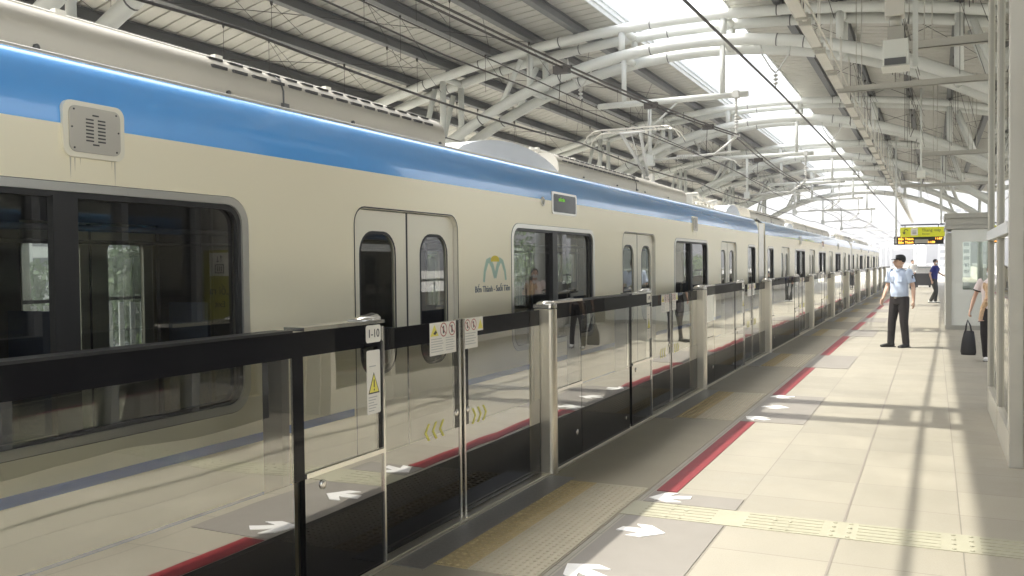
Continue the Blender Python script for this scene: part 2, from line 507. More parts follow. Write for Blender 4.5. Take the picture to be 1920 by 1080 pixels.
for x, d in ((SKL, 1), (SKR, -1)):
    z = zS(x)
    b.box(x, x + d * .03, ROOF0, ROOF1, z - .05, z + .34)
    b.box(x + d * .03, x + d * .09, ROOF0, ROOF1, z + .05, z + .10)
    b.box(x + d * .03, x + d * .09, ROOF0, ROOF1, z + .2, z + .24)
b.build('skylight_kerb', M['fascia'], rf)
PXL = [-14.4, -13.15, -11.9, -10.65, -9.4, -8.2]
PXR = [-3.25, -2.0, -.75, .5, 1.75, 3.0]
for x in PXL + PXR:
    z = zU(x)
    b = MB()
    b.box(x - .09, x + .09, ROOF0 + .3, ROOF1 - .3, z + .135, z + .15)
    b.box(x - .012, x + .012, ROOF0 + .3, ROOF1 - .3, z + .15, z + .35)
    b.box(x - .09, x + .09, ROOF0 + .3, ROOF1 - .3, z + .35, z + .365)
    for ty in TR:
        b.box(x - .06, x + .06, ty - .6, ty - .45, z + .08, z + .136)
    b.build('purlin', M['purlin'], rf)
# diagonal bracing rods under the sheets
b = MB()
for k in range(len(TR) - 1):
    ya, yb = TR[k] + .5, TR[k + 1] - .5
    n = 4
    for q in range(n):
        y0 = ya + (yb - ya) * q / n; y1 = ya + (yb - ya) * (q + 1) / n
        for xs in (PXL, PXR):
            for i in range(len(xs) - 1):
                if (i + q) % 2: continue
                xa, xb = xs[i], xs[i + 1]
                b.tube([(xa, y0, zU(xa) + .16), (xb, y1, zU(xb) + .16)], .008, 4, False)
                b.tube([(xb, y0, zU(xb) + .16), (xa, y1, zU(xa) + .16)], .008, 4, False)
b.build('bracing_rods', M['wire'], rf)
b = MB()
rng = random.Random(3)
for k in range(len(TR) - 1):
    for q in range(9):
        y = TR[k] + .8 + (TRD - 1.6) * q / 8
        for x in (-13.15, -11.9, -10.65, -9.4, -2.0, -.75, .5):
            if rng.random() < (.45 if x < -5 else .4): continue
            dz = rng.uniform(.35, 1.0) if x < -5 else rng.uniform(.8, 2.2)
            b.tube([(x, y, zU(x) + .13), (x, y, zU(x) - dz)], .006, 4, False)
            b.lathe((x, y, zU(x) + .03), [(.012, 0), (.03, .05), (.03, .09)], 6)
            if rng.random() < .6:
                b.tube([(x, y, zU(x) + .08), (x + .5, y + .35, zU(x) - dz)], .005, 4, False)
b.build('hanger_rods', M['wire'], rf)

def make_truss():
    t = empty('roof_truss', (0, 0, 0))
    xs = [-14.6 + 19.4 * i / 40 for i in range(41)]
    for dy in (-.52, .52):
        MB().tube([(x, dy, zU(x)) for x in [-15.6] + xs + [5.0]], .125, 12).build('upper_chord', M['steel'], t)
        lx = [-13.7 + 17.0 * i / 36 for i in range(37)]
        MB().tube([(x, dy, zL(x)) for x in lx], .14, 12).build('lower_chord', M['steel'], t)
    for x in (-12.1, -9.5, -7.0, -4.5, -1.9, .5, 3.0):
        for dy in (-.52, .52):
            MB().cyl((x, dy, zL(x) + .1), (x, dy, zU(x) - .1), .085, 10).build('strut', M['steel'], t)
        for zz_ in (zU(x), zL(x)): MB().cyl((x, -.5, zz_), (x, .5, zz_), .09, 10).build('cross_tube', M['steel'], t)
    for x in (-12.9, -10.3, 1.3):
        for dy in (-.52, .52):
            MB().cyl((x, dy, zL(x) + .1), (x + (1.1 if x < -5 else -1.1) * .5, dy, zU(x) - .1), .075, 8).build('diagonal', M['steel'], t)
    for x in (-12.6, -10.9, -8.6, -6.2, -3.2, -2.6, -.6):
        for dy in (-.52, .52):
            for (zf, r_) in ((zU, .132), (zL, .147)):
                a = x + .15 * dy
                MB().tube([(a, dy, zf(a)), (a + .025, dy, zf(a + .025))], r_, 12).build('cable_clip', M['purlin'], t)
    return t
t0 = make_truss()
TRLAB = ['behind the camera', 'nearest the camera', 'just past the pantograph', 'second past the pantograph', 'third past the pantograph', 'fourth past the pantograph', 'at the bright far end']
for i, y in enumerate(TR):
    o = t0 if i == 0 else copy_tree(t0)
    o.location = (0, y, 0)
    tag(o, 'white tubular arched roof truss ' + TRLAB[i], 'roof truss', 'arched roof trusses')

# support columns at the wall side and far side
c0 = MB(); c0.cyl((0, -.52, 0), (0, -.52, 3.75), .16, 14); c0.cyl((0, .52, 0), (0, .52, 3.75), .16, 14)
c0.box(-.25, .25, -.8, .8, .001, .04)
c0.box(-.1, .1, -.4, .4, 3.3, 3.5)
cm = c0.build('roof_column', M['steel'])
first = True
for side, x in (('beyond the far track', -13.45), ('at the outer side of the platform', 3.05)):
    for i, y in enumerate(TR):
        if x > 0 and 2 < y < 12: continue
        o = cm if first else cm.copy()
        if not first: COL.objects.link(o)
        first = False
        o.location = (x, y, 0)
        tag(o, 'white twin pipe roof column %s under the truss %s' % (side, TRLAB[i]), 'column', 'roof columns')

# ---------------------------------------------------------------- overhead line supports and wires
def make_support():
    s = empty('overhead_line_support', (0, 0, 0))
    MB().cyl((-7.62, 0, 5.55), (-3.92, 0, 5.55), .075, 12).build('beam', M['steel'], s)
    for x in (-6.95, -4.52):
        MB().cyl((x, 0, 5.6), (x, 0, zL(x) + .05), .065, 10).build('hanger', M['steel'], s)
    b = MB()
    b.box(-4.27, -4.13, -.09, .09, 5.47, 5.64); b.cyl((-4.2, 0, 5.47), (-4.2, 0, 5.1), .03, 8)
    for k in range(5): b.lathe((-4.2, 0, 5.08 - .07 * k), [(.02, 0), (.055, -.015), (.055, -.03), (.02, -.05)], 10)
    b.cyl((-4.2, 0, 4.76), (-4.2, 0, 4.6), .02, 6); b.box(-4.28, -4.12, -.05, .05, 4.56, 4.62)
    b.build('suspension_insulator', M['insul'], s)
    b = MB()
    b.tube([(-4.2, 0, 4.56), (-4.75, 0, 4.16)], .028, 8)
    b.tube([(-4.1, 0, 4.22), (-6.3, 0, 4.12)], .026, 8)
    b.tube([(-4.75, 0, 4.12), (-4.55, 0, 4.1), (-4.25, 0, 4.0), (-4.1, 0, 3.86)], .016, 6)
    for k in range(7): b.lathe((-5.3 - .055 * k, 0, 4.165), [(.02, 0), (.06, .01), (.06, .03), (.02, .045)], 10, 'x')
    b.build('steady_arm', M['insul'], s)
    b = MB(); b.tube([(-6.3, 0, 4.12), (-6.3, 0, 5.55)], .05, 10); b.tube([(-6.3, 0, 4.9), (-5.6, 0, 5.5)], .025, 6); b.box(-6.4, -6.2, -.1, .1, 4.0, 4.25)
    b.build('drop_bracket', M['steel'], s)
    return s
s0 = make_support()
for i, y in enumerate(TR[2:]):
    o = s0 if i == 0 else copy_tree(s0)
    o.location = (0, y + (-.52 if True else 0), 0)
    tag(o, 'pipe beam holding overhead wires under the truss ' + TRLAB[i + 2], 'overhead support', 'overhead line supports')

def wire(name, label, pts, r, sag=.0, extra=None, mt='wire'):
    b = MB(); P = []
    for a, c in zip(pts[:-1], pts[1:]):
        a = Vector(a); c = Vector(c); n = 8
        for k in range(n):
            f = k / n; p = a.lerp(c, f); p.z -= sag * 4 * f * (1 - f); P.append(p)
    P.append(Vector(pts[-1]))
    b.tube(P, r, 6)
    if extra: extra(b)
    return tag(b.build(name, M[mt]), label, 'wire')
def stag(x0, x1, z, ph=0):
    return [(x0 if (i + ph) % 2 else x1, y - .52, z) for i, y in enumerate(TR)]
def ext_(p):
    return [(p[0][0], -40, p[0][2])] + p + [(p[-1][0], 260, p[-1][2])]
wire('contact_wire', 'thin contact wire touching the pantograph of the near train', ext_(stag(-4.9, -4.5, 3.92)), .011)
for dx in (-.06, .06):
    pts = ext_([(-4.95 + dx, TR[0], 4.55), (-5.05 + dx, TR[1] - .5, 4.50), (-4.2 + dx, TR[2] - .5, 4.6)] + [(-4.6 + dx, y - .5, 4.62) for y in TR[3:]])
    def clamps(b, dx=dx):
        if dx < 0: return
        for (x, y, z) in ((-4.92, 12.2, 4.43), (-4.67, 15.9, 4.47), (-4.4, 19.3, 4.52), (-4.5, 26, 4.5)):
            b.box(x - .1, x + .14, y - .05, y + .05, z - .06, z + .05)
            b.cyl((x, y, z), (x - .03, y, 3.93), .006, 4)
    wire('messenger_wire', 'upper feeder cable of the near track, %s cable of the close pair' % ('left' if dx < 0 else 'right'), pts, .018, .1, clamps)
wire('earth_wire', 'single cable crossing below the skylight strip', ext_([(-3.62, TR[0], 5.6), (-3.52, TR[1], 5.6), (-3.3, TR[2], 5.62)] + [(-3.2, y, 5.62) for y in TR[3:]]), .026)
wire('earth_wire', 'single cable left of the skylight strip over the far track', ext_([(-8.1, y, 5.75) for y in TR]), .016)
wire('contact_wire', 'thin contact wire of the far track', ext_([(-8.0 if i % 2 else -8.3, y, 3.95) for i, y in enumerate(TR)]), .011)
wire('messenger_wire', 'upper cable of the far track', ext_([(-8.3, y, 4.75) for y in TR]), .022, .12)
def make_yoke():
    b = MB()
    b.tube([(-.35, 0, 1.12), (-.3, 0, .8), (-.1, 0, .45), (0, 0, .35)], .02, 6)
    b.tube([(.35, 0, 1.05), (.3, 0, .75), (.1, 0, .45), (0, 0, .35)], .02, 6)
    for k in range(3): b.lathe((0, 0, .30 - .09 * k), [(.02, .03), (.06, 0), (.06, -.02), (.02, -.05)], 10)
    b.cyl((0, 0, .1), (0, 0, 0), .014, 6)
    return b.build('hanging_insulator', M['insul'])
y0_ = make_yoke(); first = True
for nm, x, z in (('right of the skylight', -3.3, 5.62), ('left of the skylight', -8.1, 5.72)):
    for i, y in enumerate(TR[1:6]):
        o = y0_ if first else y0_.copy()
        if not first: COL.objects.link(o)
        first = False
        o.location = (x, y - .52, z)
        tag(o, 'wishbone insulator %s on the truss %s' % (nm, TRLAB[i + 1]), 'insulator', 'wishbone insulators')

# ---------------------------------------------------------------- lights and ceiling services over the platform
def make_strip():
    e = empty('strip_light', (0, 0, 0))
    b = MB(); b.extr([(-.075, 0), (.075, 0), (.055, .07), (-.055, .07)], 'y', -.72, .72)
    b.box(-.03, .03, -1.0, 1.0, .04, .06)
    b.build('housing', M['lamp'], e)
    for yy in (-.86, .80):
        b = MB(); b.box(-.088, .088, yy + .01, yy + .045, -.012, .085); b.build('clamp', M['boothtrim'], e)
    b = MB(); b.cyl((-.12, -1, .09), (-.12, 1, .09), .02, 6); b.cyl((.13, -1, .11), (.13, 1, .11), .016, 6)
    b.cyl((0, -.86, .09), (0, -.86, 1.1), .008, 4); b.cyl((0, .86, .09), (0, .86, 1.1), .008, 4)
    b.build('conduit', M['lamp'], e)
    return e
l0 = make_strip(); n = 0
y = 7.0
while y < 92:
    o = l0 if n == 0 else copy_tree(l0)
    o.location = (-1.75, y, 5.15 + .0006 * y)
    tag(o, 'number %d strip light from the camera in the long batten row under the roof' % (n + 1) if False else 'pale strip light in the batten row hung above the platform edge', 'strip light', 'strip lights hung in one row')
    y += 2.0; n += 1

def channel(y, z, x0, label):
    b = MB(); b.box(x0, 3.0, y - .05, y + .05, z, z + .012); b.box(x0, 3.0, y - .05, y - .04, z, z + .12); b.box(x0, 3.0, y + .04, y + .05, z, z + .12)
    for x in (x0 + .3, x0 + 1.2, 1.0, 2.2):
        b.cyl((x, y - .03, z + .1), (x, y - .03, zU(x)), .008, 4)
        b.cyl((x + .1, y + .03, z + .1), (x + .1, y + .03, zU(x)), .008, 4)
    tag(b.build('cable_channel', M['boothtrim']), label, 'cable channel', 'steel channels hung across the platform')
channel(14.2, 4.62, -.42, 'nearest grey steel channel hung across the platform beside the long box lamp')
channel(20.0, 5.12, -1.75, 'second grey steel channel hung across the platform from the camera')
channel(28.5, 4.6, -.3, 'third grey steel channel hung across the platform from the camera')
channel(40.0, 4.6, -1.2, 'farthest grey steel channel hung across the platform')

bx = empty('camera_housing', (-.42, 12.0, 3.95)); tag(bx, 'long pale box hanging from the roof with grey end grille beside the steel channel', 'hanging box')
b = MB(); b.box(-.14, .14, -.16, .2, 0, .32); b.box(-.16, .16, -.18, .22, -.012, 0); b.build('housing', M['booth'], bx, bevel=.01)
b = MB(); b.box(-.12, .12, -.19, -.181, .01, .09); b.build('end_grille', M['purlin'], bx)
b = MB(); b.box(-.09, .09, -.05, .12, .32, .5); b.cyl((0, 0, .5), (0, 0, .62), .07, 8); b.build('neck', M['boothtrim'], bx)
b = MB(); b.box(-.12, .1, -.1, .14, .62, 3.0); b.build('drop_box', M['lamp'], bx, bevel=.01)
b = MB(); b.box(.19, .25, -.03, .03, .0, 3.3); b.build('conduit', M['steel'], bx)
for k, (x, y, z, lb) in enumerate(((-.35, 31, 4.2, 'small box camera hanging past the second steel channel'), (-.5, 44, 4.2, 'small box camera hanging above the yellow sign'))):
    e = empty('box_camera', (x, y, z)); tag(e, lb, 'camera', 'hanging cameras')
    b = MB(); b.box(-.12, .12, -.2, .2, 0, .22); b.build('housing', M['booth'], e, bevel=.01)
    b = MB(); b.cyl((0, 0, .22), (0, 0, 2.8), .03, 8); b.build('stem', M['steel'], e)

# ---------------------------------------------------------------- platform gates
def gpane(mb_front, x, y0, y1, z0, z1, th=.012):
    """front face slot 0, other faces slot 1"""
    b = mb_front
    b.mat(0).quad((x, y0, z0), (x, y1, z0), (x, y1, z1), (x, y0, z1))
    b.mat(1)
    xb = x - th
    b.quad((xb, y0, z0), (xb, y0, z1), (xb, y1, z1), (xb, y1, z0))
    b.quad((x, y0, z0), (x, y0, z1), (xb, y0, z1), (xb, y0, z0)); b.quad((x, y1, z0), (xb, y1, z0), (xb, y1, z1), (x, y1, z1))
    b.quad((x, y0, z1), (x, y1, z1), (xb, y1, z1), (xb, y0, z1))
    b.mat(0)

def tri(b, y, z, w, h, x):
    b.extr([(y - w / 2, z), (y + w / 2, z), (y, z + h)], 'x', x, x + .0008)

def make_gate():
    """local origin: floor at gate centre, gate plane x=0, platform side +x"""
    g = empty('platform_gate', (0, 0, 0))
    Z0 = .015
    BACK = -.06
    # ---- side units left (-1.63..-.98) and right (1.38..1.95)
    for nm, ya, yb in (('side_unit', -1.63, -.98), ('side_unit', 1.38, 1.97)):
        b = MB(); gpane(b, 0, ya, yb, .63, 1.17); u = b.build(nm, [M['gglass'], M['gclear']], g, norm=False)
        b = MB(); b.box(-.014, 0, ya, yb, .395, .60); b.box(BACK, -.02, ya + .02, yb - .02, Z0, .6); b.build('lower_panel', M['gblack'], u)
        b = MB(); b.box(-.014, 0, ya, yb, Z0, .395); b.build('reflected_shade_strip', M['refl_shade'], u)
        b = MB(); b.box(-.014, 0, ya, yb, 1.17, 1.285)
        if ya < 0:
            b.box(-.014, 0, -1.705, -1.631, .6, 1.285); b.box(-.012, .0005, -1.02, -.985, .63, 1.17)
        b.build('black_band', M['gband'], u)
        b = MB(); b.box(-.03, .012, ya, yb, .603, .626)
        if ya < 0: b.box(-.02, .010, -.985, -.968, 0, 1.27)
        b.build('rail', M['chrome'], u)
        b = MB(); b.box(-.11, .008, ya, yb + .02, 1.287, 1.305)
        if ya < 0:
            b.tube([(-.05, -1.15, 1.305), (-.05, -.99, 1.31)], [(.012, .05), (.03, .055)], 10)
        b.build('top_rail', M['chrome'], u)
    b = MB()
    for (yy, zz) in ((-1.50, .55), (1.86, .22)):
        b.lathe((0, yy, zz), [(.022, 0), (.022, .006), (.014, .009), (.008, .009)], 14, 'x')
    b.build('key_lock', M['chrome'], g)
    # ---- fixed glass screen to the right
    # ---- post
    b = MB()
    ol = []
    for k in range(9):
        w = R(-90 + 180 * k / 8); ol.append((.02 + .035 * math.cos(w), 1.30 + .055 * math.sin(w)))
    ol += [(-.105, 1.355), (-.105, 1.245)]
    b.extr(ol, 'z', 0.0, 1.25)
    p = b.build('post', M['stain'], g, bevel=.004)
    b = MB(); b.extr([(a * 1.02, 1.30 + (c - 1.30) * 1.06) for a, c in ol], 'z', 1.258, 1.285); b.ell((-.03, 1.30, 1.285), .08, .055, .03)
    b.build('post_cap', M['chrome'], p)
    b = MB(); b.box(-.12, -.106, 1.2, 1.36, 0, 1.25); b.build('post_back', M['black'], p)
    # ---- sliding leaves
    for nm, ya, yb, ed in (('sliding_door', -.955, -.02, 1), ('sliding_door', .02, 1.235, -1)):
        x = -.055
        b = MB(); gpane(b, x, ya, yb, .575, 1.13); u = b.build(nm, [M['gglass'], M['gclear']], g, norm=False)
        b = MB(); b.box(x - .03, x, ya, yb, .395, .575); b.build('lower_panel', M['gblack'], u)
        b = MB(); b.box(x - .03, x, ya, yb, .02, .395); b.build('reflected_shade_strip', M['refl_shade'], u)
        b = MB(); b.box(x - .014, x, ya, yb, 1.13, 1.245)
        if ed > 0: b.box(x - .014, x, yb - .075, yb - .02, .575, 1.13)
        else: b.box(x - .014, x, ya + .02, ya + .07, .575, 1.13)
        b.build('black_band', M['gband'], u)
        b = MB()
        ye = yb if ed > 0 else ya
        b.box(x - .035, x + .006, ye - (.02 if ed > 0 else 0), ye + (0 if ed > 0 else .02), .01, 1.25)
        b.lathe((x, ye - .055 * ed, .67), [(.022, 0), (.022, .006), (.012, .009), (.006, .009)], 14, 'x')
        b.build('edge_strip', M['chrome'], u)
        # notice stickers
        xs = x + .0015
        if ed > 0: cells = [(-.39, -.07, 1.05, 1.245)]
        else: cells = [(.04, .22, 1.055, 1.25), (.2205, .30, 1.16, 1.25)]
        b = MB()
        for c in cells: b.box(xs - .001, xs, *c)
        sg = b.build('door_notice', [M['label']], u)
        b = MB()
        if ed > 0:
            tri(b.mat(0), -.335, 1.165, .10, .068, xs)
            b.mat(1)
            for yy in (-.225, -.12):
                b.add([(xs + .0008, yy + r_ * math.cos(w), 1.198 + r_ * math.sin(w)) for r_ in (.043, .036) for w in [2 * math.pi * q / 20 for q in range(20)]],
                      [(i, (i + 1) % 20, 20 + (i + 1) % 20, 20 + i) for i in range(20)])
                b.extr([(yy - .03, 1.222), (yy - .026, 1.226), (yy + .03, 1.174), (yy + .026, 1.17)], 'x', xs, xs + .0008)
            b.mat(2)
            b.extr([(-.35, 1.18), (-.33, 1.172), (-.305, 1.185), (-.32, 1.2)], 'x', xs + .0008, xs + .0014)
            for yy in (-.225, -.12):
                b.box(xs, xs + .0006, yy - .008, yy + .008, 1.175, 1.205); b.ell((xs, yy, 1.214), .001, .008, .008, 8, 6)
            b.mat(3)
            for q in range(6):
                zz = 1.145 - .015 * q
                b.box(xs, xs + .0006, -.375, -.25 + .01 * (q % 3), zz, zz + .004)
                b.box(xs, xs + .0006, -.20, -.09 - .015 * (q % 2), zz, zz + .004)
        else:
            tri(b.mat(0), .262, 1.172, .07, .062, xs)
            b.mat(1)
            for yy in (.083, .168):
                b.add([(xs + .0008, yy + r_ * math.cos(w), 1.205 + r_ * math.sin(w)) for r_ in (.037, .031) for w in [2 * math.pi * q / 20 for q in range(20)]],
                      [(i, (i + 1) % 20, 20 + (i + 1) % 20, 20 + i) for i in range(20)])
                b.extr([(yy - .026, 1.226), (yy - .022, 1.229), (yy + .026, 1.184), (yy + .022, 1.181)], 'x', xs, xs + .0008)
            b.mat(2)
            for yy in (.083, .168):
                b.box(xs, xs + .0006, yy - .007, yy + .007, 1.185, 1.21); b.ell((xs, yy, 1.219), .001, .007, .007, 8, 6)
            b.mat(3)
            for q in range(5):
                zz = 1.15 - .017 * q
                b.box(xs, xs + .0006, .055, .195 - .02 * (q % 2), zz, zz + .004)
        b.build('notice_marks', [M['warn'], M['redink'], M['ink'], M['grey_ink']], sg)
        b = MB()
        for k in range(3):
            if ed > 0: yy, dr, zz = -.40 + .085 * k, -1, .555
            else: yy, dr, zz = .13 + .075 * k, 1, .565
            hh = .05
            b.extr([(yy, zz + .05 - hh), (yy + .022 * dr, zz + .05 - hh), (yy + dr * .062, zz + .05), (yy + dr * .022, zz + .05 + hh), (yy, zz + .05 + hh), (yy + dr * .04, zz + .05)][::1], 'x', x + .001, x + .002)
        b.build('door_chevrons', M['chev'], u)
    return g

def add_labels(g, num):
    xs = .0022
    b = MB(); b.extr(rrect(-1.125, -.99, 1.19, 1.28, .015), 'x', xs - .002, xs)
    s = b.build('number_plate', M['label'], g)
    text(num, .062, M['ink'], s, (xs + .0005, -1.057, 1.235), (R(90), 0, R(90)), sx=.95)
    b = MB(); b.extr(rrect(-1.12, -1.0, .82, 1.15, .01), 'x', xs - .002, xs)
    s = b.build('warning_sticker', M['label'], g)
    b = MB()
    b.mat(1); tri(b, -1.06, .925, .10, .11, xs)
    b.mat(0); tri(b, -1.06, .932, .082, .092, xs + .0008)
    b.mat(1); b.box(xs + .0016, xs + .0022, -1.064, -1.056, .957, .998); b.box(xs + .0016, xs + .0022, -1.064, -1.056, .94, .95)
    b.mat(2)
    b.box(xs, xs + .0006, -1.1, -1.04, 1.065, 1.07)
    for q in range(6): b.box(xs, xs + .0006, -1.11, -1.03 - .015 * (q % 3), .905 - .014 * q, .909 - .014 * q)
    b.build('sticker_marks', [M['warn'], M['ink'], M['grey_ink']], s)

gate0 = make_gate()
fixed0 = None
GLAB = ['behind the camera', 'nearest the camera numbered 1-10', 'second from the camera', 'third from the camera', 'fourth from the camera', 'fifth from the camera', 'sixth from the camera', 'seventh from the camera',
        'eighth from the camera', 'ninth from the camera', 'tenth from the camera', 'farthest from the camera']
nums = ['1-11', '1-10', '1-9', '1-8', '2-8', '2-7', '2-6', '2-5', '3-4', '3-3', '3-2', '3-1']
gates = []
for i, c in enumerate(GATES):
    if i == 0: continue
    g = copy_tree(gate0); g.location = (GX, c, 0)
    if i: pass
    tag(g, 'glass platform gate with two sliding doors and steel post, ' + GLAB[i], 'platform gate', 'glass gates along the platform edge')
    gates.append(g)
    if i <= 3: add_labels(g, nums[i])
def rm_tree(o):
    for ch in kids(o): rm_tree(ch)
    bpy.data.objects.remove(o)
rm_tree(gate0)

def fixed_screen(y0, y1, label):
    e = empty('glass_screen', (GX, y0, 0)); L = y1 - y0
    tag(e, label, 'glass screen', 'fixed glass screens along the platform edge')
    n = max(1, round(L / 1.7)); w = L / n
    for k in range(n):
        a, c = k * w + .004, (k + 1) * w - .004
        b = MB(); gpane(b, 0, a, c, .60, 1.17); b.build('glass_pane', [M['gglass'], M['gclear']], e, norm=False)
        b = MB(); b.box(-.014, 0, a, c, .395, .599); b.box(-.06, -.02, a + .02, c - .02, .015, .59); b.build('lower_panel', M['gblack'], e)
        b = MB(); b.box(-.014, 0, a, c, .015, .395); b.build('reflected_shade_strip', M['refl_shade'], e)
    b = MB(); b.box(-.0135, .0002, 0, L, 1.1705, 1.285); b.build('black_band', M['gband'], e)
    b = MB(); b.box(-.10, .004, 0, L, 1.286, 1.297); b.build('top_rail', M['black'], e)
    b = MB()
    for k in range(1, n): b.box(-.016, .001, k * w - .003, k * w + .003, .015, 1.17)
    if n > 1: b.build('pane_joint', M['black'], e)
    for k in range(n + 1):
        yy = min(max(k * w, .03), L - .03)
        b = MB(); b.box(-.13, -.02, yy - .025, yy + .025, 0, 1.286); b.build('back_post', M['stain' if 0 < k < n else 'black'], e)
    b = MB()
    for k in range(n): b.lathe((0, k * w + w - .12, .13), [(.016, 0), (.016, .005), (.006, .005)], 10, 'x')
    b.build('bolt', M['chrome'], e)
fixed_screen(-1.0, GATES[1] - 1.705, 'nearest fixed glass screen at the left edge of the photo')
for i in range(1, len(GATES)):
    y0 = GATES[i] + 1.975
    y1 = (GATES[i + 1] - 1.705) if i < len(GATES) - 1 else 66
    fixed_screen(y0, y1, 'fixed glass screen just beyond the gate ' + GLAB[i])
b = MB(); b.box(GX - .14, GX + .03, -6, 66.2, .001, .014); b.box(GX + .004, GX + .012, -6, 66.2, .014, .018)
tag(b.build('gate_threshold', M['stain']), 'steel sill strip running under all the glass gates', 'sill')

# ---------------------------------------------------------------- train
HL = 10.2
def make_car():
    """local origin: car centre at floor level; side at x=+-1.5"""
    t = empty('train_carriage', (0, 0, 0))
    W = 1.5
    doors = [-7.47, -2.49, 2.49, 7.47]
    wins = [(-4.98 - .96, -4.98 + .96), (-.96, .96), (4.98 - .96, 4.98 + .96), (-HL + .28, -HL + 1.08), (HL - 1.08, HL - .28)]
    ops = [(d - .62, d + .62, -.03, 1.93, .10, .01, 'd') for d in doors] + [(a, c, .90, 1.91, .12, .12, 'w') for a, c in wins]
    ops.sort()
    b = MB()
    for sd in (1, -1):
        def xo(z):  # tumblehome
            return W
        def P(y, z): return (sd * xo(z), y, z)
        ZA, ZB = -.42, 2.0
        prev = -HL
        for (y0, y1, z0, z1, r, rb, k) in ops:
            c0, c1 = max(prev, y0 - .05), y1 + .05
            if c0 > prev + 1e-4:
                zs = [ZA, .6, 1.5, ZB]
                for q in range(3): b.mat(0).quad(P(prev, zs[q]), P(c0, zs[q]), P(c0, zs[q + 1]), P(prev, zs[q + 1]))
            hole = rrect(y0, y1, z0, z1, r, 6, rb)
            plate_hole(b, P, (c0, c1, ZA, ZB), hole)
            A = [P(*h) for h in hole]; Bp = [(p[0] - sd * .06, p[1], p[2]) for p in A]
            b.mat(2); loopwall(b, A, Bp); b.mat(0)
            prev = c1
        zs = [ZA, .6, 1.5, ZB]
        for q in range(3): b.mat(0).quad(P(prev, zs[q]), P(HL, zs[q]), P(HL, zs[q + 1]), P(prev, zs[q + 1]))
        # cant rail profile
        xe = xo(2.0)
        def strip(prof, mi, smooth=True):
            vs = []
            for (xa, za) in prof: vs += [(sd * xa, -HL, za), (sd * xa, HL, za)]
            b.mat(mi); b.add(vs, [(2 * q, 2 * q + 1, 2 * q + 3, 2 * q + 2) for q in range(len(prof) - 1)], smooth)
        strip([(xe, 2.0), (xe, 2.15)], 0)
        strip([(xe - .15 * (1 - math.cos(R(80 * q / 10))), 2.15 + .290 * math.sin(R(80 * q / 10))) for q in range(11)], 1)
        strip([(xe - .122, 2.4345), (xe - .122, 2.444), (xe - .128, 2.450), (xe - .165, 2.453)], 2)
        strip([(xe - .165, 2.453), (xe - .20, 2.455), (xe - .42, 2.46)], 3)
        # lower blue stripe
        b.mat(4)
        segs = []
        pr = -HL
        for d in doors: segs.append((pr, d - .62)); pr = d + .62
        segs.append((pr, HL))
        for (a, c) in segs: b.box(sd * W, sd * (W + .0015), a + .03, c - .03, .715, .758)
    # roof
    b.mat(3)
    xr = [-1.1 + 2.2 * i / 8 for i in range(9)]
    zr = [2.46 + .15 * (1 - (x / 1.1) ** 2) for x in xr]
    for i in range(8): b.add([(xr[i], -HL, zr[i]), (xr[i + 1], -HL, zr[i + 1]), (xr[i + 1], HL, zr[i + 1]), (xr[i], HL, zr[i])], [(0, 1, 2, 3)], True)
    for yy in (-HL, HL):  # end wall rims
        b.mat(0); b.box(-1.49, -.6, yy - .02, yy + .02, -.42, 2.38); b.box(.6, 1.49, yy - .02, yy + .02, -.42, 2.38); b.box(-.6, .6, yy - .02, yy + .02, 2.0, 2.5)
    body = b.build('body', [M['train'], M['blue'], M['alu'], M['roofgrey'], M['blue_shaded']], t, norm=False)
    # interior
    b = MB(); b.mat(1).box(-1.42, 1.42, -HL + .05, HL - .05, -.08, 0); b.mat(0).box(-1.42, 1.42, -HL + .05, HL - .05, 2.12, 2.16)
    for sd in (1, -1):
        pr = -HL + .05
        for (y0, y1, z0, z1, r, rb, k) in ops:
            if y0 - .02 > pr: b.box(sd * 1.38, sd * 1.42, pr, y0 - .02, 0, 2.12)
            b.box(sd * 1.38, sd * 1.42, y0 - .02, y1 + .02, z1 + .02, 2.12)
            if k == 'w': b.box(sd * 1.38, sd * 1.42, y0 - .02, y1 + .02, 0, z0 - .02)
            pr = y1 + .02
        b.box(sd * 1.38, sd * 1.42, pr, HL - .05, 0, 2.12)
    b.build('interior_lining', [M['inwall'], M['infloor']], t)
    b = MB()
    for sd in (1, -1):
        for (a, c) in ((-6.7, -3.25), (-1.75, 1.75), (3.25, 6.7)):
            b.mat(0); b.box(sd * .9, sd * 1.36, a, c, .32, .44); b.box(sd * 1.27, sd * 1.37, a, c, .44, .86)
            b.box(sd * .92, sd * 1.36, a - .03, a, .2, 1.3); b.box(sd * .92, sd * 1.36, c, c + .03, .2, 1.3)
    b.build('bench_seats', [M['seat']], t)
    b = MB()
    for sd in (1, -1):
        b.cyl((sd * .9, -9, 1.78), (sd * .9, 9, 1.78), .015, 6)
        for y in (-6.7, -3.25, -1.75, 1.75, 3.25, 6.7): b.cyl((sd * .9, y, .4), (sd * .9, y, 2.12), .016, 6)
    b.build('grab_rails', M['purlin'], t)
    # windows
    def window(a, c, sd, big):
        x = sd * 1.462
        b = MB(); hole = rrect(a + .02, c - .02, .92, 1.89, .10)
        n = len(hole)
        pts = [(x, p[0], p[1]) for p in hole]; b.add(pts, [tuple(range(n)) if sd > 0 else tuple(reversed(range(n)))])
        w = b.build('window', [M['wglass' if sd > 0 else 'wfar']], t, norm=False)
        b = MB()
        o = rrect(a - .012, c + .012, .888, 1.922, .13); i1 = rrect(a + .055, c - .055, .945, 1.865, .085)
        X1 = sd * 1.503; X0 = sd * 1.47
        ring(b, lambda y, z: (X1, y, z), o, rrect(a + .03, c - .03, .925, 1.888, .1))
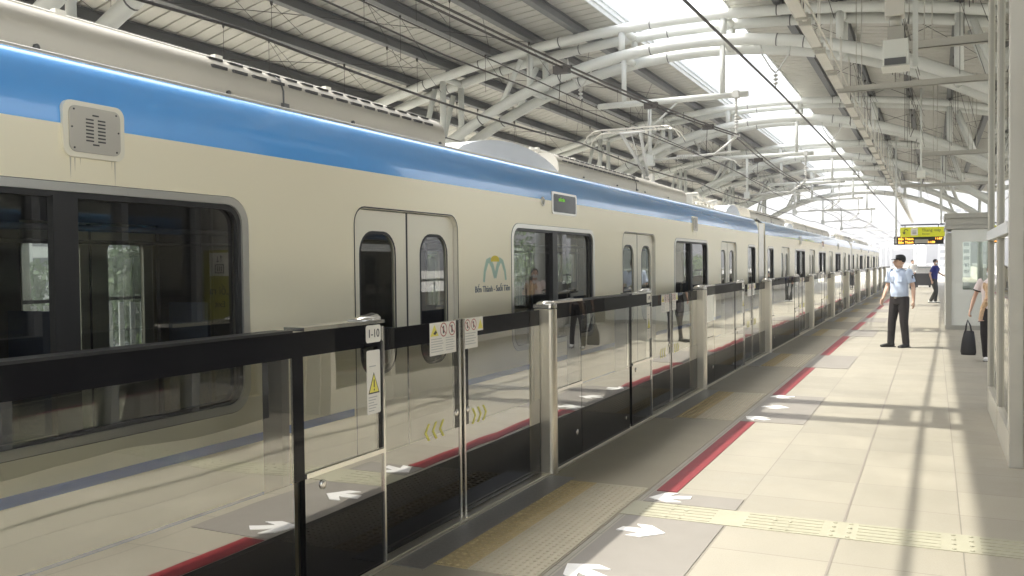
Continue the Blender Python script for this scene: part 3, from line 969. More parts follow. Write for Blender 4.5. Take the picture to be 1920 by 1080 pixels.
        b.mat(1); ring(b, lambda y, z: (X1 - sd * .012, y, z), rrect(a + .03, c - .03, .925, 1.888, .1), i1)
        loopwall(b, [(X1 - sd * .012, p[0], p[1]) for p in i1], [(X0, p[0], p[1]) for p in i1])
        b.mat(0); loopwall(b, [(X1, p[0], p[1]) for p in rrect(a + .03, c - .03, .925, 1.888, .1)], [(X1 - sd * .012, p[0], p[1]) for p in rrect(a + .03, c - .03, .925, 1.888, .1)])
        b.mat(1); loopwall(b, [(X1, p[0], p[1]) for p in o], [(X1 - sd * .006, p[0], p[1]) for p in rrect(a - .018, c + .018, .882, 1.928, .135)])
        if big: b.box(sd * 1.465, sd * 1.499, (a + c) / 2 - .075 - .03, (a + c) / 2 + .005, .94, 1.87)
        b.build('window_frame', [M['alu'], M['black']], w)
    for sd in (1, -1):
        for q, (a, c) in enumerate(wins): window(a, c, sd, q < 3)
    # doors
    for sd in (1, -1):
        for d in doors:
            for s in (-1, 1):
                a, c = (d - .615, d - .012) if s < 0 else (d + .012, d + .615)
                wa, wc = (a + .09, c - .13) if s < 0 else (a + .155, c - .09)
                b = MB(); X1 = sd * 1.468; X0 = sd * 1.44
                if sd < 0 and s < 0: wa, wc = a + .03, c - .08
                rr_ = .13 if sd > 0 else .05
                hole = rrect(wa, wc, .93, 1.79, rr_)
                P = lambda y, z: (X1, y, z)
                plate_hole(b, P, (a, c, -.02, 1.925), hole)
                loopwall(b, [P(*p) for p in hole], [(X0, p[0], p[1]) for p in hole])
                b.quad((X0, a, -.02), (X0, a, 1.925), P(a, 1.925), P(a, -.02)); b.quad((X0, c, -.02), P(c, -.02), P(c, 1.925), (X0, c, 1.925))
                plate_hole(b, lambda y, z: (X0, y, z), (a, c, -.02, 1.925), hole)
                D = b.build('door', [M['door']], t, norm=False)
                b = MB(); h2 = rrect(wa - .005, wc + .005, .925, 1.795, rr_); n = len(h2)
                b.add([(X1 - sd * .01, p[0], p[1]) for p in h2], [tuple(range(n)) if sd > 0 else tuple(reversed(range(n)))])
                b.mat(1); ring(b, lambda y, z: (X1 + sd * .0008, y, z), rrect(wa - .01, wc + .01, .92, 1.80, rr_ + .01), rrect(wa + .008, wc - .008, .938, 1.782, rr_ - .008))
                b.build('door_window', [M['wglass' if sd > 0 else 'wfar'], M['black']], D, norm=False)
            b = MB(); b.box(sd * 1.442, sd * 1.466, d - .012, d + .012, -.02, 1.94); b.build('door_seal', M['black'], t)
            # door surround bead
            b = MB(); ring(b, lambda y, z: (sd * 1.5015, y, z), rrect(d - .631, d + .631, -.42, 1.941, .11, 6, .005), rrect(d - .622, d + .622, -.42, 1.932, .10, 6, .004))
            b.build('door_surround', M['shoe'], t, norm=False)
    # underframe
    b = MB(); b.box(-1.35, 1.35, -HL + .1, HL - .1, -.75, -.43)
    for y in (-7.2, 7.2):
        b.box(-1.2, 1.2, y - 1.4, y + 1.4, -1.0, -.75)
        for dy in (-1.05, 1.05):
            for sx in (-.54, .54): b.lathe((sx - .06, y + dy, -.59), [(.42, 0), (.42, .12)], 20, 'x')
    b.build('underframe', M['dark'], t)
    return t, body

def speaker(t, y, z=2.14):
    x = 1.501
    b = MB(); b.extr(rrect(y - .145, y + .145, z - .115, z + .105, .04), 'x', x - .03, x + .012); f = b.build('speaker_panel', M['door'], t)
    b = MB(); b.extr(rrect(y - .12, y + .12, z - .095, z + .085, .03), 'x', x + .0122, x + .018); b.build('speaker_plate', M['fairing'], f)
    b = MB()
    for k in range(7):
        for s in (-1, 1):
            b.box(x + .0182, x + .0192, y + s * .028 - .018, y + s * .028 + .018, z - .05 + .014 * k, z - .044 + .014 * k)
    for (dy, dz) in ((-.1, .07), (.1, .07), (-.1, -.08), (.1, -.08), (-.11, 0), (.11, 0)): b.lathe((x + .018, y + dy, z + dz), [(.004, 0), (.004, .002)], 8, 'x')
    b.box(x + .0182, x + .0192, y - .015, y + .015, z + .052, z + .058); b.box(x + .0182, x + .0192, y - .015, y + .015, z - .064, z - .058)
    b.build('speaker_slots', M['ink'], f)
    b = MB()
    for (dy, L_, w_) in ((-.105, .09, .004), (-.085, .06, .003), (-.06, .03, .002), (.105, .11, .004), (.09, .04, .002)):
        b.box(1.5003, 1.5006, y - .11, y + .11, z - .1175, z - .116) if dy == -.105 else None
        b.add([(1.5004, y + dy - w_, z - .116), (1.5004, y + dy + w_, z - .116), (1.5004, y + dy, z - .116 - L_)], [(0, 1, 2)])
    b.build('rain_streaks', M['grime'], f, norm=False)

def fairing(t, y0, y1, lou=None):
    x = 1.15
    b = MB()
    prof = [(x, 2.42), (x, 2.585), (x - .018, 2.632), (x - .055, 2.67), (x - .12, 2.70), (x - .3, 2.715)]
    prof = [(x, 2.44), (x, 2.575)] + [(x - .14 * (1 - math.cos(R(a_))), 2.575 + .14 * math.sin(R(a_))) for a_ in range(10, 91, 10)] + [(x - .3, 2.715)]
    vs = []
    for (xa, za) in prof: vs += [(xa, y0, za), (xa, y1, za)]
    b.add(vs, [(2 * q, 2 * q + 1, 2 * q + 3, 2 * q + 2) for q in range(len(prof) - 1)], True)
    for yy in (y0, y1): b.add([(p[0], yy, p[1]) for p in prof] + [(x - .3, yy, 2.42)], [tuple(range(len(prof) + 1))])
    b.box(x - .31, x - .3, y0, y1, 2.42, 2.715)
    f = b.build('roof_fairing', M['fairing'], t, norm=False)
    b = MB()
    y = y0 + .7
    while y < y1:
        b.lathe((x, y, 2.515), [(.014, 0), (.014, .012), (.006, .016)], 8, 'x'); y += 1.13
    y = y0 + 2.6
    while y < y1 - .5:
        b.tube([(x + .003, y, 2.42), (x + .003, y, 2.6), (x - .02, y, 2.665), (x - .1, y, 2.715)], .006, 5); b.box(x, x + .02, y - .02, y + .03, 2.5, 2.53); y += 4.2
    b.build('fairing_fastenings', M['purlin'], f)
    if lou:
        b = MB(); y = lou[0]
        while y < lou[1]:
            b.box(x - .031, x - .007, y, y + .11, 2.636, 2.652); b.box(x - .082, x - .058, y + .03, y + .13, 2.690, 2.703); y += .155
        b.build('louvre_slots', M['ink'], f)
    b = MB()
    b.box(x - .36, x - .31, y0 + .1, y1 - .1, 2.70, 2.745)
    b.cyl((x - .40, y0 + .2, 2.80), (x - .40, y1 - .2, 2.80), .016, 6)
    b.box(x - .62, x - .42, y0 + .2, y1 - .2, 2.62, 2.74)
    y = y0 + .4
    while y < y1: b.box(x - .42, x - .385, y - .03, y + .03, 2.6, 2.83); y += 1.05
    b.build('roof_walkway', M['roofgrey'], t)

def cover(t, y0, y1, hh=.24):
    x = 1.17; n = 14; b = MB(); ol = [(y0, 2.42)]
    for k in range(n + 1):
        f = k / n; ol.append((y0 + (y1 - y0) * f, 2.43 + hh * math.sin(math.pi * (.015 + .94 * f)) ** .55))
    ol.append((y1, 2.42))
    b.extr(ol, 'x', x - .9, x)
    b.build('roof_cover', M['cover'], t)

car, body = make_car()
cars = []
for i, y in enumerate(CARS):
    c = car if i == 0 else None
    cars.append(c)
# equip shared: build bare copies first
for i in (1, 2): cars[i] = copy_tree(car)
for i, y in enumerate(CARS): cars[i].location = (TX, y, 0)
tag(cars[0], 'near silver train carriage with blue roof band, green and yellow emblem and raised pantograph', 'train carriage', 'coupled train carriages')
tag(cars[1], 'middle silver train carriage with blue roof band beyond the first gangway', 'train carriage', 'coupled train carriages')
tag(cars[2], 'farthest silver train carriage with blue roof band near the end of the platform', 'train carriage', 'coupled train carriages')
A = cars[0]; oy = CARS[0]
fairing(A, -HL + .1, 6.05 - oy, (3.6 - oy, 5.8 - oy)); cover(A, 6.15 - oy, 8.3 - oy); fairing(A, 8.35 - oy, 13.5 - oy, (8.5 - oy, 11.0 - oy)); cover(A, 16.2 - oy, 17.6 - oy)
for i in (1, 2):
    B = cars[i]; fairing(B, -9.9, -5.2, (-9.2, -6)); cover(B, -5.1, -3.7, .17); fairing(B, -3.6, 5.4); cover(B, 6.2, 7.6, .14)
    b = MB(); b.box(.3, 1.15, 8.4, 9.6, 2.45, 2.58); b.build('roof_box', M['roofgrey'], B)
    b = MB(); b.box(.2, 1.1, 5.5, 6.1, 2.45, 2.62)
    for k in range(5): b.cyl((.9, 5.5 + .12 * k, 2.62), (.9, 5.5 + .12 * k, 2.76), .02, 6)
    b.build('roof_equipment', M['roofgrey'], B)
b = MB(); b.box(.3, 1.12, 13.6 - oy, 14.0 - oy, 2.45, 2.66); b.box(.55, 1.15, 14.3 - oy, 16.1 - oy, 2.45, 2.52)
for k in range(7):
    yy = 14.2 - oy + .28 * k
    b.lathe((1.0, yy, 2.5), [(.03, 0), (.05, .02), (.03, .04), (.05, .06), (.03, .1)], 8); b.box(.6, 1.1, yy - .03, yy + .03, 2.60, 2.64)
b.tube([(1.02, 13.9 - oy, 2.66), (1.05, 14.6 - oy, 2.72), (1.0, 15.4 - oy, 2.62), (1.04, 16.1 - oy, 2.7)], .03, 6)
b.build('roof_equipment', M['roofgrey'], A)
for yy in (2.55 - oy, 12.55 - oy): speaker(A, yy)
for q in (1, 2):
    for yy in (-4.98, 4.98): speaker(cars[q], yy)
# destination display and lamp
for q, c in enumerate(cars):
    yd = 7.62 - oy
    b = MB(); b.extr(rrect(yd - .30, yd + .30, 2.035, 2.235, .03), 'x', 1.47, 1.508); f = b.build('destination_display', M['alu'], c)
    b = MB(); b.extr(rrect(yd - .27, yd + .27, 2.055, 2.215, .02), 'x', 1.5082, 1.5095); b.build('display_glass', M['screen'], f)
    if q == 0: text('SUỐI TIÊN', .036, M['led_g'], f, (1.5101, yd - .08, 2.165), (R(90), 0, R(90)), sx=.9)
    b = MB(); b.lathe((1.48, 7.12 - oy, 2.13), [(.04, 0), (.04, .028), (.028, .03), (.024, .022), (.0, .022)], 16, 'x'); b.build('door_lamp', M['alu'], c)
# emblem on the near carriage
lg = MB(); YL = 6.18 - oy; ZL = 1.46
def strokeYZ(b, pts, w, x=1.5008):
    n = len(pts); L = []; Rr = []
    for i, p in enumerate(pts):
        a = pts[max(0, i - 1)]; c = pts[min(n - 1, i + 1)]
        d = Vector((c[0] - a[0], c[1] - a[1])).normalized(); nn = Vector((-d.y, d.x)); ww = w[i] if isinstance(w, list) else w
        L.append((x, p[0] + nn.x * ww / 2, p[1] + nn.y * ww / 2)); Rr.append((x, p[0] - nn.x * ww / 2, p[1] - nn.y * ww / 2))
    b.add(L + Rr, [(i, i + 1, n + i + 1, n + i) for i in range(n - 1)])
lg.mat(0)
strokeYZ(lg, [(YL - .19, ZL), (YL - .175, ZL + .08), (YL - .13, ZL + .155), (YL - .09, ZL + .165), (YL - .045, ZL + .12), (YL, ZL + .03)], [.03, .035, .045, .05, .045, .04])
strokeYZ(lg, [(YL, ZL + .03), (YL + .045, ZL + .12), (YL + .09, ZL + .165), (YL + .13, ZL + .15), (YL + .175, ZL + .08), (YL + .19, ZL + .01)], [.04, .045, .05, .04, .035, .03], 1.5012)
lg.mat(1); lg.add([(1.5016, YL + .075 * math.cos(w) , ZL + .165 + .035 * math.sin(w)) for w in [R(a) for a in range(-20, 201, 20)]], [tuple(range(12))])
lg.build('emblem', [M['logo_g'], M['logo_y']], A, norm=False)
text('Bến Thành - Suối Tiên', .066, M['logo_t'], A, (1.5008, 6.145 - oy, 1.405), (R(90), 0, R(90)), name='route_lettering')

# pantograph
pt = MB(); yp = 15.2 - oy
pt.box(-.7, .5, yp - .1, yp + 1.0, 2.62, 2.68)
for sx in (-.6, .4):
    for dy in (0, .9): pt.lathe((sx, yp + dy, 2.50), [(.05, 0), (.07, .03), (.05, .06), (.07, .09), (.05, .13)], 10)
P_ = pt.build('pantograph', M['purlin'], A)
b = MB(); b.tube([(-.1, yp - .9, 2.72), (-.1, yp + .5, 3.12)], [.05, .04], 8); b.tube([(.02, yp - .9, 2.70), (.0, yp + .45, 3.05)], .014, 6); b.box(-.2, .0, yp + .42, yp + .58, 3.05, 3.2)
b.build('lower_arm', M['alu'], P_)
b = MB(); b.tube([(-.1, yp + .5, 3.12), (-.32, yp - .35, 3.84)], .028, 8); b.tube([(-.1, yp + .5, 3.12), (.02, yp - .35, 3.84)], .028, 8); b.tube([(-.15, yp + .45, 3.1), (-.15, yp - .3, 3.8)], .01, 6)
b.tube([(-.35, yp - .35, 3.84), (.1, yp - .35, 3.84)], .02, 6)
b.build('upper_arm', M['mast'], P_)
b = MB()
for dy in (-.52, -.18):
    b.box(-.62, .42, yp + dy - .02, yp + dy + .02, 3.88, 3.905)
    for s in (-1, 1):
        x0 = -.62 if s < 0 else .42
        b.tube([(x0, yp + dy, 3.893), (x0 + s * .14, yp + dy, 3.88), (x0 + s * .26, yp + dy, 3.80), (x0 + s * .33, yp + dy, 3.68)], .012, 6)
b.tube([(-.5, yp - .52, 3.87), (-.5, yp - .18, 3.87)], .012, 6); b.tube([(.3, yp - .52, 3.87), (.3, yp - .18, 3.87)], .012, 6)
b.build('collector_head', M['alu'], P_)

# gangways
for i, (ya, yb) in enumerate(((CARS[0] + HL, CARS[1] - HL), (CARS[1] + HL, CARS[2] - HL))):
    b = MB()
    ys = [ya + .03 + (yb - ya - .06) * k / 16 for k in range(17)]
    for k in range(16):
        w = 1.38 if k % 2 else 1.30
        b.box(-w, w, ys[k], ys[k + 1], -.3, 2.3 if k % 2 else 2.24)
    b.mat(1); b.box(1.38, 1.49, ya + .12, yb - .12, -.3, 2.36)
    o = b.build('gangway', [M['dark'], M['alu']]); o.location = (TX, 0, 0)
    tag(o, ['pale gangway panel joining the near and middle carriages', 'pale gangway panel joining the middle and farthest carriages'][i], 'gangway')

# ---------------------------------------------------------------- lift lobby enclosure at right
lb = empty('lift_lobby', (.52, 7.75, 0)); tag(lb, 'tall glass and grey metal lift enclosure at the right edge of the photo', 'enclosure')
LH = 5.2; LL = 2.95
for nm, ya, yb in (('corner_post', 0, .09), ('middle_post', 1.42, 1.50), ('end_post', LL - .07, LL)):
    b = MB(); b.box(0, .10, ya, yb, 0, LH); b.build(nm, M['clad'], lb, bevel=.006)
b = MB(); b.box(.005, .07, .09, LL - .07, .0, .24); b.box(.001, .085, .09, LL - .07, .24, .26); b.build('base_kick', M['clad'], lb)
b = MB(); b.box(-.012, .09, .09, LL, 1.79, 1.885); b.build('cross_rail', M['fascia'], lb, bevel=.004)
for (ya, yb) in ((.09, 1.42), (1.50, LL - .07)):
    for (za, zb) in ((.26, 1.79), (1.885, LH)):
        b = MB(); b.box(.03, .042, ya, yb, za, zb); b.build('glass_pane', M['eglass'], lb)
        for (p, q) in ((ya, ya + .025), (yb - .025, yb)):
            b = MB(); b.box(.015, .06, p, q, za, zb); b.build('glazing_bead', M['boothtrim'], lb)
b = MB(); b.box(.10, .135, .012, .05, 0, LH); b.box(.135, .30, -.012, .03, 0, LH); b.box(.30, .33, .004, .03, 0, LH); b.box(.33, 1.0, -.02, .03, 0, LH); b.box(1.004, 2.3, -.02, .03, 0, LH)
b.build('front_cladding', M['clad'], lb, bevel=.003)
b = MB(); b.box(.10, 2.3, .03, LL, LH, LH + .06); b.box(2.26, 2.3, .03, LL, 0, LH); b.build('roof_panel', M['clad'], lb)
b = MB(); b.box(1.0, 2.2, 1.1, LL - .1, 0, LH - .4); b.build('lift_shaft', M['booth'], lb)
b = MB(); b.box(.10, 2.2, LL - .05, LL, 0, .3); b.box(.10, 2.2, LL - .05, LL, 1.8, 1.9); b.build('back_rail', M['clad'], lb)
sg = MB(); sg.box(.33, .80, -.03, -.021, .93, 1.79); M['exit_y'] = mat('exit_yellow', (.40, .39, .06), .5); S_ = sg.build('exit_sign', M['exit_y'], lb)
b = MB(); b.box(.42, .71, -.032, -.0302, 1.50, 1.76); b.mat(1)
b.box(.50, .63, -.0335, -.0321, 1.53, 1.63)
b.mat(0); b.box(.512, .618, -.0345, -.0336, 1.54, 1.62); b.mat(1)
for k in range(3): b.box(.53 + .028 * k, .543 + .028 * k, -.0355, -.0346, 1.55, 1.60); b.ell((.5365 + .028 * k, -.035, 1.608), .007, .001, .007, 8, 6)
for (xx, up) in ((.54, 1), (.59, -1)):
    b.box(xx - .004, xx + .004, -.0335, -.0321, 1.66, 1.72)
    zt = 1.73 if up > 0 else 1.65
    b.extr([(xx - .018, zt - up * .02), (xx + .018, zt - up * .02), (xx, zt)], 'y', -.0335, -.0321)
b.build('lift_pictogram', [M['label'], M['ink']], S_)
text('Lối ra', .13, M['ink'], S_, (.565, -.0315, 1.33), (R(90), 0, 0))
text('Exit', .10, M['ink'], S_, (.565, -.0315, 1.18), (R(90), 0, 0))

# unseen dark box beside the camera, added to darken the train window reflections
se = empty('unseen_dark_box', (1.05, 4.4, 0)); tag(se, 'unseen dark glazed box added to darken reflections in the nearest train window', 'enclosure')
b = MB(); b.box(0, 2.0, 0, 3.0, 0, .25); b.box(0, 2.0, 0, 3.0, 3.0, 3.25); b.box(.1, 2.0, .1, 2.9, .25, 3.0); b.build('dark_core', M['dark'], se)
for k in range(4):
    b = MB(); b.box(-.02, .08, k * .97, k * .97 + .08, .251, 2.999); b.build('post', M['purlin'], se)
b = MB(); b.box(.05, .06, .085, 2.9, .26, 2.99); b.build('glass_wall', M['eglass'], se)
# ---------------------------------------------------------------- booth
bo = empty('waiting_booth', (.26, 23.0, 0)); tag(bo, 'pale grey cabin with window panel standing beyond the lift enclosure', 'booth')
b = MB(); b.box(0, .12, 0, .1, 0, 2.2); b.build('corner_frame', M['boothtrim'], bo)
b = MB()
P2 = lambda x, z: (x, .03, z)
hole = rrect(.35, 1.7, .92, 2.02, .03)
plate_hole(b, P2, (.12, 2.6, .1, 2.3), hole); loopwall(b, [P2(*p) for p in hole], [(p[0], .09, p[1]) for p in hole])
b.box(.14, 2.6, .02, .029, .78, .80); b.build('front_panel', M['booth'], bo, norm=False)
b = MB(); b.box(.35, 1.7, .06, .07, .92, 2.02); b.build('window_pane', M['eglass'], bo)
b = MB(); b.box(-.02, 2.7, -.02, 2.2, 2.32, 2.40); b.box(0, 2.7, .0, 2.2, 2.405, 2.56); b.box(-.03, 2.72, -.03, 2.2, 2.565, 2.68); b.build('roof_fascia', M['boothtrim'], bo)
b = MB(); b.box(0, .04, .1, 2.2, 0, 2.3); b.box(0, 2.6, 2.16, 2.2, 0, .9); b.box(0, .4, 2.16, 2.2, .9, 2.3); b.box(1.8, 2.6, 2.16, 2.2, .9, 2.3); b.build('side_wall', M['booth'], bo)
b = MB(); b.box(-.01, 2.6, -.012, .02, 0, .10); b.build('base_skirt', M['boothtrim'], bo)
b = MB(); b.box(.9, 1.6, 1.0, 1.4, .001, .95); b.build('service_desk', M['boothtrim'], bo)

# ---------------------------------------------------------------- signs
sg = empty('hanging_direction_sign', (0, 42.0, 0)); tag(sg, 'bright yellow hanging lift sign under a navy bar', 'sign')
b = MB(); b.box(-1.29, .45, -.05, .05, 2.63, 3.04); b.build('sign_board', M['sign_y'], sg)
b = MB(); b.box(-1.27, .5, -.04, .04, 3.12, 3.17); b.cyl((-1.1, 0, 3.04), (-1.1, 0, 3.12), .02, 6); b.cyl((.2, 0, 3.04), (.2, 0, 3.12), .02, 6); b.build('hanger_bar', M['navy'], sg)
b = MB(); b.cyl((-1.45, 0, 2.6), (-1.45, 0, 7.0), .035, 8); b.cyl((.3, 0, 3.17), (.3, 0, 7.0), .03, 8); b.build('drop_pipe', M['steel'], sg)
b = MB(); b.box(-.87, -.60, -.056, -.051, 2.70, 3.0); b.mat(1); b.box(-.81, -.66, -.06, -.0565, 2.75, 2.83); b.box(-.81, -.66, -.06, -.0565, 2.86, 2.9); b.build('lift_pictogram', [M['label'], M['grey_ink']], sg)
b = MB(); b.tube([(-1.06 + .075 * math.cos(R(a)), -.056, 2.88 + .075 * math.sin(R(a))) for a in range(0, 181, 20)] + [(-1.135, -.056, 2.80)], .012, 6)
b.extr([(-1.20, 2.83), (-1.135, 2.74), (-1.07, 2.83)], 'y', -.066, -.051); b.build('turn_arrow', M['ink'], sg)
text('Thang máy', .17, M['ink'], sg, (-.08, -.053, 2.90), (R(90), 0, 0), sx=1.0)
text('Elevator', .09, M['ink'], sg, (-.28, -.053, 2.75), (R(90), 0, 0))
pd = empty('train_indicator', (0, 42.2, 0)); tag(pd, 'black train indicator with orange lettering below the yellow sign', 'led board')
b = MB(); b.box(-1.54, .40, -.09, .09, 2.31, 2.66); b.build('housing', M['black'], pd)
b = MB(); b.box(-1.50, -1.43, -.094, -.0902, 2.37, 2.60); b.box(-.72, -.2, -.094, -.0902, 2.36, 2.52); b.build('display_panel', M['grey_ink'], pd)
text('Bến Thành', .135, M['led_o'], pd, (-1.07, -.092, 2.545), (R(90), 0, 0)); text('Bến Thành', .135, M['led_o'], pd, (-1.07, -.092, 2.40), (R(90), 0, 0))
text('11:07', .13, M['led_o'], pd, (.20, -.092, 2.545), (R(90), 0, 0)); text('11:00', .13, M['led_o'], pd, (-.08, -.092, 2.40), (R(90), 0, 0))

# ---------------------------------------------------------------- people
def loft(b, rings, n=14):
    """rings: (cx,cy,cz, rx, ry [, yaw]) horizontal ellipses from bottom to top"""
    vs = []; fs = []
    for r_ in rings:
        cx, cy, cz, rx, ry = r_[:5]; w0 = r_[5] if len(r_) > 5 else 0
        for k in range(n):
            w = 2 * math.pi * k / n
            x, y = rx * math.cos(w), ry * math.sin(w)
            vs.append((cx + x * math.cos(w0) - y * math.sin(w0), cy + x * math.sin(w0) + y * math.cos(w0), cz))
    for i in range(len(rings) - 1):
        for k in range(n):
            k2 = (k + 1) % n; fs.append((i * n + k, i * n + k2, (i + 1) * n + k2, (i + 1) * n + k))
    fs.append(tuple(reversed(range(n)))); fs.append(tuple((len(rings) - 1) * n + k for k in range(n)))
    b.add(vs, fs, True)

def remesh(o, vox, smooth=2):
    m_ = o.modifiers.new('remesh', 'REMESH'); m_.mode = 'VOXEL'; m_.voxel_size = vox; m_.use_smooth_shade = True
    if smooth:
        s_ = o.modifiers.new('smooth', 'SMOOTH'); s_.factor = .5; s_.iterations = smooth
    return o

def hand(b, wrist, d, side, palm_n, curl=.5, grip=False):
    """wrist point, direction d of the forearm, palm normal"""
    w = Vector(wrist); d = Vector(d).normalized(); pn = Vector(palm_n); pn = (pn - d * pn.dot(d)).normalized()
    lat = d.cross(pn).normalized() * side
    b.tube([w - d * .01, w + d * .035, w + d * .085], [(.016, .024), (.016, .036), (.013, .038)], 10, up=pn)
    for i, (o, L) in enumerate(((-.029, .062), (-.010, .072), (.010, .068), (.028, .054))):
        p = w + d * .082 + lat * o
        pts = [p - d * .015]; dir_ = d.copy(); q = p
        a = 0
        for seg, fr in enumerate((.42, .32, .26)):
            a += (1.25 if grip else curl) * (.7 + .15 * seg)
            dd = (d * math.cos(a) + pn * math.sin(a))
            pts.append(q); q = q + dd * L * fr
        pts.append(q)
        b.tube(pts, [.0095, .0095, .009, .008, .0065], 7)
    p = w + d * .025 - lat * .03
    b.tube([p, p - lat * .022 + d * .025 + pn * .01, p - lat * .022 + d * .05 + pn * .022, p - lat * .014 + d * .068 + pn * .03], [.012, .011, .0095, .007], 7)

def person(label, cat, loc, rz, H, pose, outfit, sex='m'):
    """local: faces -y, z up; designed at 1.70 m then scaled"""
    e = empty('person', loc, rz); tag(e, label, cat)
    s = H / 1.70; e.scale = (s, s, s)
    lean = pose.get('lean', 0)
    hy = pose.get('head_yaw', 0)
    wd = .92 if sex == 'f' else 1.0
    shy = -lean
    sh = {-1: Vector((-.185 * wd, shy, 1.40)), 1: Vector((.185 * wd, shy, 1.40))}
    # skin
    b = MB()
    hc = Vector((0, shy * 1.15 - .015, 1.585)); cy, sy = math.cos(hy), math.sin(hy)
    def hp(x, y, z): return (hc.x + x * cy - y * sy, hc.y + x * sy + y * cy, hc.z + z)
    def hell(c, rx, ry, rz_, n=12, m_=8):
        k0 = len(b.v); b.ell((0, 0, 0), rx, ry, rz_, n, m_)
        for i in range(k0, len(b.v)):
            x, y, z = b.v[i]; b.v[i] = hp(x + c[0], y + c[1], z + c[2])
    hell((0, .012, .015), .076, .094, .098); hell((0, -.03, -.045), .056, .062, .066); hell((0, -.045, -.085), .03, .034, .025)
    b.tube([hp(0, -.085, .02), hp(0, -.108, -.022), hp(0, -.088, -.035)], [.009, .014, .012], 8)
    hell((.074, .008, -.01), .010, .018, .030, 8, 6); hell((-.074, .008, -.01), .010, .018, .030, 8, 6)
    hell((0, -.082, -.055), .024, .012, .008, 8, 6)
    b.tube([(0, shy + .005, 1.36), (0, shy, 1.44), hp(0, .01, -.07)], [.062, .052, .055], 12)
    loft(b, [(0, shy * .3, .95, .14, .09), (0, shy * .6, 1.15, .13, .085), (0, shy, 1.32, .16, .09), (0, shy, 1.40, .12, .07)])
    arms = pose['arms']
    for sd in (-1, 1):
        el, wr, pn, grip = arms[sd]
        el = Vector(el); wr = Vector(wr)
        b.tube([sh[sd], sh[sd].lerp(el, .5), el], [.046 * wd, .042 * wd, .036 * wd], 10)
        b.tube([el, el.lerp(wr, .3), wr], [.036 * wd, .038 * wd, .024 * wd], 10)
        hand(b, wr, wr - el, sd, pn, .35, grip)
    legs = pose['legs']
    for sd in (-1, 1):
        hp_, kn, an = [Vector(q) for q in legs[sd]]
        b.tube([hp_, hp_.lerp(kn, .5), kn, kn.lerp(an, .35), an], [.075, .065, .048, .05, .032], 10)
    o = b.build('body', M['skin'], e); remesh(o, .0075 if H > 1.2 else .006, 1)
    # eyes, brows
    b2 = MB()
    for sx in (-.03, .03):
        vs0 = len(b2.v); b2.ell((0, 0, 0), .011, .006, .006, 8, 6)
        for i in range(vs0, len(b2.v)):
            x, y, z = b2.v[i]; b2.v[i] = hp(x + sx, y - .083, z + .012)
        vs0 = len(b2.v); b2.box(-.016, .016, -.003, .003, -.003, .003)
        for i in range(vs0, len(b2.v)):
            x, y, z = b2.v[i]; b2.v[i] = hp(x + sx, y - .086, z + .032)
    b2.build('eyes', M['hair'], o)
    # hair
    b = MB()
    k0 = len(b.v)
    b.ell((0, .025, .035), .083, .095, .088, 14, 10)
    if outfit.get('long_hair'): b.ell((0, .07, -.06), .06, .04, .12, 12, 8)
    for i in range(k0, len(b.v)):
        x, y, z = b.v[i]; b.v[i] = hp(x, y, z)
    # cut forehead: push front down vertices back
    b.build('hair', M['hair'], e)
    if outfit.get('cap'):
        b = MB(); k0 = len(b.v)
        loft(b, [(0, .012, .03, .089, .106), (0, .012, .07, .088, .104), (0, .014, .10, .074, .088), (0, .016, .122, .045, .055), (0, .016, .13, .01, .012)], 16)
        # peak
        pk = []; 
        for w in range(0, 181, 15): pk.append((.078 * math.cos(R(w)), -.06 - .085 * math.sin(R(w))))
        n = len(pk)
        b.add([(p[0], p[1], .035 - .18 * max(0, -p[1] - .09)) for p in pk] + [(p[0], p[1], .043 - .18 * max(0, -p[1] - .09)) for p in pk], [tuple(range(n)), tuple(reversed(range(n, 2 * n)))] + [(i, i + 1, n + i + 1, n + i) for i in range(n - 1)] + [(n - 1, 0, n, 2 * n - 1)])
        for i in range(k0, len(b.v)):
            x, y, z = b.v[i]; b.v[i] = hp(x, y, z)
        b.build('cap', M['cap'], e)
        b = MB(); k0 = len(b.v)
        b.add([(.092 * math.cos(R(a_)) * q_, .012 - .108 * math.sin(R(a_)) * q_, z_) for (z_, q_) in ((.045, 1.0), (.072, .985), (.098, .86)) for a_ in range(58, 123, 8)],
              [(r_ * 9 + i, r_ * 9 + i + 1, (r_ + 1) * 9 + i + 1, (r_ + 1) * 9 + i) for r_ in range(2) for i in range(8)], True)
        for i in range(k0, len(b.v)):
            x, y, z = b.v[i]; b.v[i] = hp(x, y, z)
        b.build('cap_highlight', M['mask'], e)  # pale patch painting the sunlit highlight on the front of the cap
    if outfit.get('mask'):
        b = MB(); k0 = len(b.v)
        b.ell((0, -.042, -.045), .06, .06, .05, 12, 8)
        for i in range(k0, len(b.v)):
            x, y, z = b.v[i]; b.v[i] = hp(x, y, z)
        b.build('face_mask', M['mask'], e)
    # shirt
    b = MB(); hem = outfit.get('hem', .93); bl = outfit.get('belly', 0)
    loft(b, [(0, shy * .25, hem, .158 * wd, .115 + bl * .5), (0, shy * .3 - bl * .3, hem + .08, .168 * wd, .118 + bl), (0, shy * .55 - bl * .3, 1.12, .163 * wd, .115 + bl), (0, shy * .85, 1.27, .182 * wd, .118),
              (0, shy, 1.37, .178 * wd, .10), (0, shy, 1.42, .12 * wd, .075), (0, shy, 1.452, .066, .058)], 18)
    sl = outfit.get('sleeve', .62)
